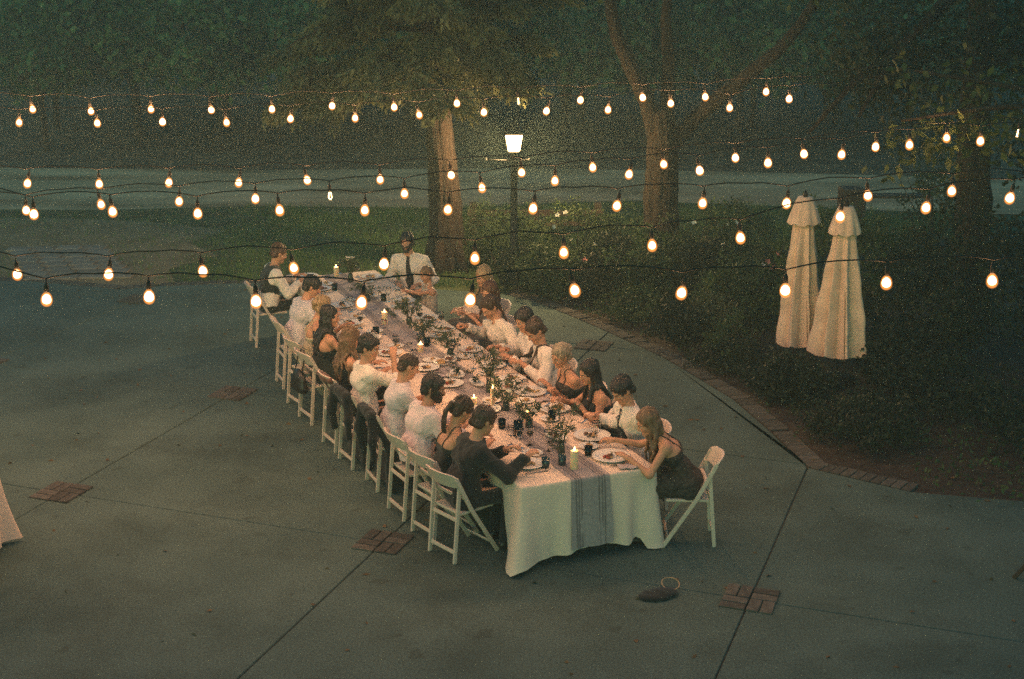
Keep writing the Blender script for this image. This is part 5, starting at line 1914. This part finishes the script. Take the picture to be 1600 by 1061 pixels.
diner('R8', 'woman', 'woman with long black hair and bare arms in a black dress, right side', 'the black haired right woman', woman=True, hair='black', style='long', top='straps', topc='black', pitch=20, yaw=4, roll=-9, twist=-8, rh='R8r', lh='R8l', rcurl=.7, lcurl=.6)
diner('R9', 'man', 'black haired man in a white shirt with a tie beside the nearest woman', 'the near right man', hair='black', style='full', top='shirt', topc='white', pitch=34, yaw=12, rh='R9r', lh='R9l', rcurl=.9, lcurl=.8, cuff=.7)
tie(8, .06)
diner('R10', 'woman', 'woman with long wavy brown hair in a black dress, nearest on the right', 'the wavy haired woman', woman=True, hair='light', style='wavy', top='straps', topc='print', pitch=26, yaw=14, rh='R10r', lh='R10l', rcurl=.5, lcurl=.3, leh=(-.5, -.5, -.4), face=-24)

q = tw(5.45, .86)
chair(q.x, q.y, FACE_R + math.pi + R(25) - math.pi / 2, 'empty white folding chair between the child and the auburn haired woman')
chair(4.62, 11.1, R(38), 'folding chair coloured as if unlit, alone at the right edge of the photograph', mat('shaded_resin', (.055, .04, .03), .6, .1, 5))  # darkness of this corner put into the resin colour

# dark jackets over two chair backs and a bag on a third
def draped(key, nm, label, cat, mt, zlow, dz, rzoff=6, thick=.05, wd=.235):
    hp = PEOPLE[key][1]
    rz = FACE_R + R(rzoff) - math.pi / 2
    def fn(p):
        q = p.copy()
        yb = -.06 - (np.clip(q[:, 2], .4, .9) - .47) * .5 - .045 - np.clip(.55 - q[:, 2], 0, 1) * .08
        dn = np.clip((.85 - q[:, 2]) * 1.6, 0, 1)
        d = np.abs(q[:, 1] - yb + .03 * dn * np.sin(q[:, 0] * 11 + 1)) - thick * .5 - .035 * dn * (1 + np.sin(q[:, 0] * 19 + 2 + 3 * q[:, 2])) * .5
        d = smax(d, np.abs(q[:, 0]) - wd * (.62 + .38 * dn) - .03 * noise3(q, 8, 5), .06)
        d = smax(d, q[:, 2] - dz + q[:, 0] ** 2 * 1.2, .05)
        d = smin(d, rc(p, (-.17, -.255, .80), (.17, -.255, .80), .034, .034), .07)
        if wd > .28:
            for sx in (-1, 1): d = smin(d, smin(rc(p, (sx * .185, -.275, .77), (sx * .225, -.285, .56), .036, .042), rc(p, (sx * .225, -.285, .56), (sx * .20, -.27, .36), .042, .036), .03), .05)
        d = smax(d, zlow + .06 * np.sin(q[:, 0] * 9 + zlow * 30) - q[:, 2], .03)
        return (d + .011 * noise3(q * A(1, 1, .5), 24, 4) + .006 * noise3(q, 52, 6)) * .75
    v, f = sdf_mesh(fn, (-.45, -.58, -.02), (.45, .25, .98), .012, .02)
    o = link(nm, np_mesh(nm, v, f, mt, True), None, (hp[0], hp[1], 0), (0, 0, rz))
    tag(o, label, cat)


draped('L6', 'dark_jacket', 'dark jacket hung over the chair of the man lifting food', 'jacket', FAB['suit'], .05, .86, 6, .06, .285)
draped('L7', 'dark_jacket', 'dark jacket hung over the chair of the man in the grey shirt', 'jacket', FAB['suit'], .04, .86, 0, .06, .285)
draped('L5', 'rust_shawl', 'rust coloured shawl over the chair of the long light brown haired woman', 'shawl', FAB['rust'], .42, .80, 6, .035, .10)


def bag_on_chair():
    hp = PEOPLE['L4'][1]
    rz = FACE_R + R(8) - math.pi / 2
    def fn(p):
        d = ell(p, (0, -.29, .50), (.15, .06, .13))
        return smin(d, rc(p, (-.11, -.29, .42), (.11, -.29, .42), .055, .055), .05) + .004 * noise3(p, 40, 2)
    v, f = sdf_mesh(fn, (-.25, -.45, .3), (.25, -.15, .75), .012)
    o = link('handbag', np_mesh('handbag', v, f, M['shoe'], True), None, (hp[0], hp[1], 0), (0, 0, rz))
    tag(o, 'dark handbag hanging from the chair of the black haired left woman', 'handbag')
    MB().tube([(-.10, -.29, .60), (-.09, -.26, .74), (-.03, -.235, .845), (.04, -.235, .845), (.09, -.26, .74), (.10, -.29, .60)], .007, 6).build('strap', M['shoe'], o, True)


bag_on_chair()

def ground_bag():
    def fn(p):
        d = ell(p, (0, 0, .015), (.15, .10, .035))
        d = smin(d, ell(p, (.12, .03, .015), (.09, .08, .028)), .05)
        return smax(d + .006 * noise3(p, 25, 8), .002 - p[:, 2], .004)
    v, f = sdf_mesh(fn, (-.25, -.2, -.02), (.3, .2, .15), .01)
    o = link('soft_bag', np_mesh('soft_bag', v, f, FAB['suit'], True), None, (1.20, 10.80, 0), (0, 0, R(15)))
    tag(o, 'small dark soft bag with a pale ring handle lying on the concrete', 'bag')
    pts = [(.17 + .075 * math.cos(a), .10 + .075 * math.sin(a), .055 + .02 * math.sin(a)) for a in np.linspace(0, 2 * math.pi, 25)]
    MB().tube(pts, .005, 6).build('handle', mat('tan_loop', (.42, .28, .16), .5, .2, 10), o, True)


ground_bag()

# ------------------------------------------------------------------ things on the table
M['china'] = mat('white_china', (0.72, 0.69, 0.63), 0.25, 0.03, 5, spec=.5)
M['glass'] = mat('clear_glass', (0.97, 0.97, 0.95), 0.03, .01, 5, trans=1.0, spec=.5, ior=1.45)
M['wine_red'] = mat('red_wine', (0.05, 0.006, 0.010), 0.1, .1, 5, spec=.5)
M['wine_white'] = mat('white_wine', (0.62, 0.42, 0.15), 0.1, .05, 5, spec=.5)
M['water'] = mat('water', (0.9, 0.92, 0.9), .02, .01, 5, trans=1.0, spec=.5, ior=1.33)
M['blue_glass'] = mat('dark_teal_glass', (0.012, 0.035, 0.045), .15, .2, 8, spec=.6)
M['silver_ware'] = mat('cutlery_steel', (0.55, 0.53, 0.5), .25, .05, 10, metal=1.0)
M['wax'] = mat('cream_wax', (0.74, 0.57, 0.36), .5, .06, 8, .1, 30)
_wx = M['wax'].node_tree.nodes['Principled BSDF']
_wx.inputs['Subsurface Weight'].default_value = .6
_wx.inputs['Subsurface Radius'].default_value = (.03, .014, .006)
M['flame'] = glow('candle_flame', (1.0, 0.62, 0.22), 30)
M['flame'].cycles.emission_sampling = 'NONE'
cl = bpy.data.lights.new('candle_light', 'POINT')
cl.energy, cl.color, cl.shadow_soft_size = 1.6, (1.0, 0.5, 0.2), .012
M['wick'] = mat('burnt_wick', (.01, .01, .01), .9)
M['dark_pot'] = mat('dark_vase_glass', (0.02, 0.035, 0.03), .15, .2, 8, spec=.6)
M['vase_leaf'] = leaf_mat('eucalyptus_leaf', (0.04, 0.06, 0.035), (0.11, 0.14, 0.08), .25)
M['olive_stem'] = mat('cut_stem', (.05, .06, .03), .8, .3, 10)
M['napkin'] = mat('linen_napkin', (0.42, 0.36, 0.36), .9, .1, 20, .3, 60)
TT = TZ + .006                       # surface of the cloth


def food_mats():
    return [mat('salad_green', (.035, .06, .02), .6, .4, 30), mat('roast_meat', (.11, .05, .028), .55, .4, 30), mat('roast_potato', (.42, .28, .12), .6, .3, 25),
            mat('tomato', (.30, .05, .03), .45, .3, 20), mat('bread', (.40, .25, .12), .8, .3, 20), mat('dark_greens', (.018, .032, .014), .6, .4, 30)]


FM = food_mats()


def lathe_mesh(name, prof, m, n=20, sy=1.0): return MB().lathe(prof, n, (0, 0, 0), sy).mesh(name, m, True)


plate_me = lathe_mesh('dinner_plate', [(.075, 0), (.082, .003), (.10, .008), (.146, .019), (.149, .021), (.146, .0225), (.10, .012), (.085, .0085), (.002, .0085)], M['china'], 40)
side_me = lathe_mesh('side_plate', [(.05, 0), (.055, .003), (.095, .014), (.097, .016), (.094, .0165), (.055, .007), (.002, .007)], M['china'], 32)


def food(name, label, cat, loc, spread, n, seed, mats=None, hgt=.02, kinds=None):
    """several bite sized pieces, each an uneven lump or a leaf"""
    r = random.Random(seed)
    t = empty(name, loc, label, cat)
    groups = {}
    for i in range(n):
        k = r.choice(kinds or [0, 0, 1, 2, 3, 4])
        groups.setdefault(k, []).append(i)
    nm = {0: 'salad', 1: 'meat', 2: 'potato', 3: 'tomato', 4: 'bread', 5: 'greens'}
    for k, ids in groups.items():
        mb = MB()
        ca, cr = r.uniform(0, 6.28), spread * r.uniform(.15, .6)
        cx, cy = cr * math.cos(ca), cr * math.sin(ca)
        for i in ids:
            x, y = cx + r.gauss(0, spread * .28), cy + r.gauss(0, spread * .28)
            l = math.hypot(x, y)
            if l > spread: x, y = x / l * spread, y / l * spread
            z = r.uniform(0, hgt * .6)
            if k in (0, 5):
                for q in range(3):
                    a, s = r.uniform(0, 6.28), r.uniform(.018, .034)
                    c, d = math.cos(a) * s, math.sin(a) * s
                    zz = z + r.uniform(0, hgt)
                    mb.add([(x, y, zz), (x + c * .5 - d * .35, y + d * .5 + c * .35, zz + r.uniform(0, .014)), (x + c, y + d, zz + r.uniform(-.003, .016)), (x + c * .5 + d * .35, y + d * .5 - c * .35, zz + r.uniform(0, .014))], [(0, 1, 2, 3)])
            else:
                s = r.uniform(.010, .019) * (1.4 if k in (1, 4) else 1)
                e = r.uniform(.6, 1.5)
                rot = Matrix.Rotation(r.uniform(0, 6.28), 3, 'Z')
                vs, fs = [], []
                pr = [(.3, 0), (.95, .35), (1, .7), (.7, 1.15), (.05, 1.3)]
                for pr_, pz in pr:
                    for q in range(7):
                        a = 2 * math.pi * q / 7
                        j = r.uniform(.8, 1.2)
                        p = rot @ Vector((pr_ * s * j * math.cos(a) * e, pr_ * s * j * math.sin(a), 0))
                        vs.append((x + p.x, y + p.y, z * .3 + pz * s * .8))
                for w_ in range(4):
                    for q in range(7): fs.append((w_ * 7 + q, w_ * 7 + (q + 1) % 7, w_ * 7 + 7 + (q + 1) % 7, w_ * 7 + 7 + q))
                mb.add(vs, fs)
        mb.build(nm[k], FM[k], t, k not in (0, 5))
    return t


def at(u, v, z=0.0): return tw(u, v, TT + z)


PL = {}
for i, (u, v, k) in enumerate(PLATES):
    if k == 'L10a': continue
    v = max(vl(u) + .19, min(vr(u) - .17, v))
    q = at(u, v, .004)
    big = 1.18 if k in ('R10', 'R9', 'R7') else 1.0
    o = link('dinner_plate', plate_me, None, q)
    o.scale = (big, big, 1)
    tag(o, 'white dinner plate in front of ' + WHO[k], 'plate', 'dinner plates')
    PL[k] = (u, v)
    kinds = [[0, 1, 2, 3], [1, 2, 5, 4], [0, 5, 3, 4], [1, 0, 2]][i % 4]
    food('food_portion', 'half eaten food on the plate of ' + WHO[k], 'food', at(u, v, .014), .085, 13 + i % 5, 100 + i, kinds=kinds)

# cutlery beside the plates
def fork_mesh():
    m = MB()
    m.tube([(0, -.10, .004), (0, -.04, .006), (0, .02, .007)], [.0042, .003, .0026], 6)
    m.box((0, .042, .008), (.02, .045, .003))
    for x in (-.0075, -.0025, .0025, .0075): m.box((x, .083, .009), (.0026, .04, .0022))
    return m.mesh('fork', M['silver_ware'], False)


def knife_mesh():
    m = MB()
    m.tube([(0, -.11, .005), (0, -.01, .005)], [.0055, .0045], 6)
    m.box((0, .055, .005), (.015, .125, .0024))
    return m.mesh('knife', M['silver_ware'], False)


fork_me, knife_me = fork_mesh(), knife_mesh()
side_of = lambda k: 1 if k[0] == 'L' else -1
for i, (k, (u, v)) in enumerate(PL.items()):
    s = side_of(k)
    rz = (FACE_R if s > 0 else FACE_R + math.pi) - math.pi / 2
    uu, vv = u + .185 * s, v
    if abs(vv) < .6:
        o = link('fork', fork_me, None, at(uu, vv), (0, 0, rz + rs.uniform(-.25, .25)))
        tag(o, 'steel fork to the left of the plate of ' + WHO[k], 'fork', 'forks')
    o = link('knife', knife_me, None, at(u - .19 * s, v), (0, 0, rz + rs.uniform(-.3, .3)))
    tag(o, 'steel knife to the right of the plate of ' + WHO[k], 'knife', 'knives')
    if i % 3 == 0:
        def nap(seed):
            r = random.Random(seed)
            vs, fs = [], []
            n = 9
            for a in range(n):
                for b in range(n):
                    x, y = (a / (n - 1) - .5) * .17, (b / (n - 1) - .5) * .11
                    vs.append((x + r.uniform(-.004, .004), y + r.uniform(-.004, .004), .006 + .012 * abs(math.sin(x * 34 + y * 20 + seed)) + r.uniform(0, .004)))
            for a in range(n - 1):
                for b in range(n - 1): fs.append((a * n + b, (a + 1) * n + b, (a + 1) * n + b + 1, a * n + b + 1))
            o = MB().add(vs, fs).build('napkin', M['napkin'], None, True)
            md = o.modifiers.new('thickness', 'SOLIDIFY')
            md.thickness = .003
            return o
        o = nap(i)
        o.location = at(u + .27 * s, v - .03 * s)
        o.rotation_euler = (0, 0, rs.uniform(0, 3))
        tag(o, 'crumpled mauve linen napkin near ' + WHO[k], 'napkin', 'napkins')


def hold(k, hand, me, nm, label):
    """a fork or knife closed in a diner's hand, tip down to the plate"""
    out, hp, rz = HELD[k]
    o_ = [q for q in out if q[0] == hand][0]
    Wp, B = o_[3], o_[4]
    grip = Wp + B[:, 0] * .075 - B[:, 2] * .018
    d = unit(B[:, 0] * .75 + np.array([0, 0, -.55]) - B[:, 1] * .15 * hand)
    x = unit(np.cross(d, np.array([0, 0, 1.0])))
    z = np.cross(x, d)
    m = Matrix(np.stack([x, d, z], 1).tolist()).to_4x4()
    c = grip + d * .045
    m.translation = Vector(c)
    o = link(nm, me)
    o.matrix_world = Matrix.Translation((hp[0], hp[1], 0)) @ Matrix.Rotation(rz, 4, 'Z') @ m
    tag(o, label, nm, 'cutlery in use')


for k in ('R4', 'R6', 'R7', 'R8', 'R9', 'L10'): hold(k, 1, fork_me, 'fork', 'fork held in the right hand of ' + WHO[k])
for k in ('R6', 'R9', 'L10'): hold(k, -1, knife_me, 'knife', 'knife held in the left hand of ' + WHO[k])


for i, (k, (u, v)) in enumerate(PL.items()):
    s = side_of(k)
    uu, vv = u + .24 * s, v + .15 * s
    if uu < .25 or uu > TL - .2: continue
    o = link('side_plate', side_me, None, at(uu, vv, .004))
    tag(o, 'small white side plate beyond the dinner plate of ' + WHO[k], 'plate', 'side plates')
    food('bread_piece', 'torn bread on the side plate of ' + WHO[k], 'food', at(uu, vv, .012), .05, 5, 700 + i, kinds=[4, 4, 2, 0])


def near_who(u, v):
    """the diner whose place this is"""
    return min(PL, key=lambda k: (PL[k][0] - u) ** 2 + (PL[k][1] - v) ** 2 * 1.5)


# serving platters
FK = {0: ('rice and roast', [2, 4]), 1: ('roast meat', [1, 1, 5]), 2: ('leafy salad', [0, 5]), 3: ('mixed salad', [0, 3, 2]), 4: ('sliced bread', [4, 2])}
for i, (u, v, L_, W_) in enumerate(PLATTERS):
    v = max(vl(u) + W_ * .6, min(vr(u) - W_ * .6, v))
    t = link('platter', lathe_mesh('platter', [(.32, 0), (.36, .006), (.49, .026), (.5, .03), (.485, .031), (.36, .013), (.01, .012)], M['china'], 36, W_ / L_), None, at(u, v, .004), (0, 0, math.atan2(TU[1], TU[0]) + rs.uniform(-.5, .5)))
    t.scale = (L_, L_, 1)
    nm, kd = FK[[1, 2, 0, 3, 2, 1, 4, 0, 3][i]]
    k = near_who(u, v)
    tag(t, 'oval platter of %s, %s table centre, by %s' % (nm, ['long narrow one at', 'near', 'wide one at', 'right of', 'narrow one at', 'near', 'far', 'right of', 'right of'][i], WHO[k]), 'platter', 'serving platters')
    food('serving', '%s heaped on the %s oval platter by %s' % (nm, ['long narrow', 'near centre', 'wide', 'right', 'narrow', 'near', 'far', 'right hand', 'small right'][i], WHO[k]), 'food', at(u, v, .02), W_ * .42, 26, 300 + i, kinds=kd, hgt=.05)

# glasses
def glass_meshes():
    g = {}
    g['bowl'] = lathe_mesh('bowl', [(.004, .088), (.024, .095), (.036, .118), (.0385, .142), (.034, .172), (.0315, .186), (.0305, .186), (.033, .171), (.0372, .142), (.0348, .119), (.023, .0975), (.002, .0915)], M['glass'], 18)
    g['stem'] = lathe_mesh('stem', [(.034, 0), (.034, .002), (.012, .005), (.0042, .014), (.0036, .06), (.005, .087)], M['glass'], 14)
    g['wine'] = lathe_mesh('wine', [(.003, .0935), (.0222, .0985), (.0338, .119), (.0362, .134), (.002, .134)], M['wine_red'], 16)
    g['whitewine'] = lathe_mesh('wine', [(.003, .0935), (.0222, .0985), (.0338, .119), (.0355, .128), (.002, .128)], M['wine_white'], 16)
    g['tumbler'] = lathe_mesh('glass_body', [(.031, 0), (.034, .004), (.038, .095), (.0368, .095), (.0328, .008), (.002, .008)], M['glass'], 18)
    g['water'] = lathe_mesh('water', [(.0322, .0085), (.0348, .055), (.002, .055)], M['water'], 16)
    g['blue'] = lathe_mesh('glass_body', [(.031, 0), (.034, .004), (.036, .092), (.0345, .092), (.032, .05), (.002, .05)], M['blue_glass'], 18)
    return g


GM = glass_meshes()
used = {}
KD = {'red': ('stemmed glass of dark red wine', 'wine_glass'), 'clear': ('empty stemmed glass', 'wine_glass'), 'white': ('stemmed glass of white wine', 'wine_glass'), 'tumbler': ('clear water tumbler', 'tumbler'), 'blue': ('dark teal tumbler', 'tumbler'), 'big': ('large clear goblet', 'goblet')}
extra = []
for k in PL:                                       # a wine glass or a tumbler at places that have none listed
    u, v = PL[k]
    if not any(near_who(a, b) == k for a, b, _ in GLASSES): extra.append((u - .12 * side_of(k), v + .17 * side_of(k), 'red' if len(extra) % 2 else 'tumbler'))
for (u, v, kd) in GLASSES + extra:
    v = max(vl(u) + .08, min(vr(u) - .08, v))
    k = near_who(u, v)
    desc, nm = KD[kd]
    n = used.get((k, kd), 0)
    used[(k, kd)] = n + 1
    where = ['by %s', 'beside its twin near %s', 'third of its kind by %s'][n]
    t = empty(nm, at(u, v), desc + ' ' + where % WHO[k], 'glass', rs.uniform(0, 6), 'drinking glasses')
    if kd in ('red', 'clear', 'white', 'big'):
        if kd == 'big': t.scale = (1.25, 1.25, 1.12)
        link('bowl', GM['bowl'], t); link('stem', GM['stem'], t)
        if kd == 'red': link('wine', GM['wine'], t)
        if kd == 'white': link('wine', GM['whitewine'], t)
    elif kd == 'tumbler': link('glass_body', GM['tumbler'], t); link('water', GM['water'], t)
    else: link('glass_body', GM['blue'], t)

# candles
flame_me = lathe_mesh('flame', [(.0015, 0), (.006, .006), (.0078, .013), (.0055, .024), (.0025, .034), (.0006, .041)], M['flame'], 10)
wick_me = MB().tube([(0, 0, -.004), (.001, 0, .008)], .0012, 5).mesh('wick', M['wick'])
for i, (u, v, h, r_, kd) in enumerate(CANDLES):
    k = near_who(u, v)
    desc = 'slim cream taper candle' if kd == 'taper' else ('short cream candle inside a glass' if kd == 'glass' else ('tall cream pillar candle' if h > .12 else 'short cream pillar candle'))
    t = empty('candle', at(u, v, .004), '%s burning on the runner near %s' % (desc, WHO[k]), 'candle', rs.uniform(0, 6), 'candles on the runner')
    link('wax', lathe_mesh('wax', [(r_ * .98, 0), (r_, .004), (r_, h - .006), (r_ * .93, h), (r_ * .75, h - .005), (r_ * .2, h - .008), (.001, h - .008)], M['wax'], 20), t)
    link('flame', flame_me, t, (0, 0, h - .004), (rs.uniform(-.1, .1), rs.uniform(-.1, .1), 0))
    link('wick', wick_me, t, (0, 0, h - .004))
    link('candle_light', cl, t, (0, 0, h + .022))
    if kd == 'glass': link('glass_sleeve', lathe_mesh('glass_sleeve', [(.042, .0), (.044, .003), (.044, .15), (.0425, .15), (.0425, .004), (.041, .002)], M['glass'], 20), t)

# vases of cut greenery
def vase(u, v, kd, seed, label):
    r = np.random.default_rng(seed)
    rr = random.Random(seed)
    t = empty('bud_vase', at(u, v, .004), label, 'vase', 0, 'vases on the runner')
    h = {'tall': .13, 'big': .12}.get(kd, .08)
    w_ = .032 if kd == 'tall' else .038
    link('vase_body', lathe_mesh('vase_body', [(w_ * .9, 0), (w_, .01), (w_ * 1.02, h * .6), (w_ * .8, h * .85), (w_ * .75, h), (w_ * .68, h), (w_ * .7, h * .8), (.002, h * .5)], M['dark_pot'], 18), t)
    st = MB()
    ends, dirs = [], []
    n = {'tall': 11, 'big': 13, 'leafy': 13, 'low': 9, 'flower': 9}[kd]
    top = {'tall': .34, 'big': .26, 'leafy': .22, 'low': .12, 'flower': .17}[kd]
    for i in range(n):
        a = rr.uniform(0, 6.28)
        sp_ = rr.uniform(.05, .16) * (1.5 if kd in ('leafy', 'low') else 1)
        zt = h + top * rr.uniform(.45, 1)
        p = [np.array([.01 * math.cos(a), .01 * math.sin(a), h * .5]), np.array([sp_ * .4 * math.cos(a), sp_ * .4 * math.sin(a), h + (zt - h) * .55]), np.array([sp_ * math.cos(a), sp_ * math.sin(a), zt])]
        st.tube(p, [.0028, .0024, .0014], 5)
        for s in np.linspace(.25, 1, 9):
            q = p[1] + (p[2] - p[1]) * s if s > .4 else p[0] + (p[1] - p[0]) * (s + .5)
            ends.append(q)
            dirs.append((math.cos(a) * .6, math.sin(a) * .6, .35))
    st.build('stems', M['olive_stem'], t, True)
    v_, f_ = leaves(np.array(ends), .055 if kd != 'tall' else .07, .016 if kd != 'tall' else .011, (.012, .012, .012), 3, np.array(dirs), .0, r)
    link('greenery', np_mesh('greenery', v_, f_, M['vase_leaf']), t)
    if kd in ('flower', 'big', 'leafy'):
        for i in range(3 if kd != 'leafy' else 1):
            a = rr.uniform(0, 6.28)
            o = link('flower', fl_white, t, (.04 * math.cos(a), .04 * math.sin(a), h + top * (.75 if kd == 'big' else .5)), (rr.uniform(-.9, .2), rr.uniform(-.5, .5), 0))
            o.scale = (.95,) * 3
    return t


VL = {'tall': 'dark bud vase of tall slender greenery', 'big': 'vase of greenery with pale flowers', 'leafy': 'dark vase of spreading eucalyptus', 'low': 'small vase of low greenery', 'flower': 'small vase with white blooms and leaves'}
for i, (u, v, kd) in enumerate(VASES):
    k = near_who(u, v)
    vase(u, v, kd, 60 + i, '%s on the runner near %s' % (VL[kd], WHO[k]))
# loose greenery laid along the runner
for i, u in enumerate((.8, 1.6, 2.3, 3.3, 4.5, 5.0, 5.8, 7.1)):
    r = np.random.default_rng(500 + i)
    c = np.stack([np.linspace(-.16, .16, 16), r.normal(0, .02, 16), np.full(16, .014) + np.abs(r.normal(0, .012, 16))], 1)
    v_, f_ = leaves(c, .05, .014, (.012, .012, .006), 4, None, -.1, r, .5)
    t = empty('leafy_sprig', at(u, .05 + (i % 3 - 1) * .04, .004), 'loose leafy sprig lying on the runner near ' + WHO[near_who(u, .0)] + (', nearer of two' if i == 1 else ', farther of two' if i in (2, 3, 5) else ''), 'sprig', math.atan2(TU[1], TU[0]) + rs.uniform(-.4, .4), 'sprigs on the runner')
    link('leaves', np_mesh('leaves', v_, f_, M['vase_leaf']), t)
    MB().tube([(-.17, 0, .008), (0, .006, .012), (.17, 0, .008)], [.003, .0026, .0015], 5).build('stem', M['olive_stem'], t, True)

# ------------------------------------------------------------------ haze added to lift the darks, tinted teal; scatters lamp and sky light
hm = bpy.data.materials.new('added_haze')
hm.use_nodes = True
hm.node_tree.nodes.clear()
ho = hm.node_tree.nodes.new('ShaderNodeOutputMaterial')
pv_ = hm.node_tree.nodes.new('ShaderNodeVolumePrincipled')
pv_.inputs['Density'].default_value = 0.0046
pv_.inputs['Color'].default_value = (0.64, 0.96, 0.92, 1)
pv_.inputs['Anisotropy'].default_value = 0.35
hm.node_tree.links.new(pv_.outputs[0], ho.inputs['Volume'])
hz = MB().box((0, 70, 5.9), (310, 210, 14.2)).build('haze', hm)
hz['kind'] = 'stuff'
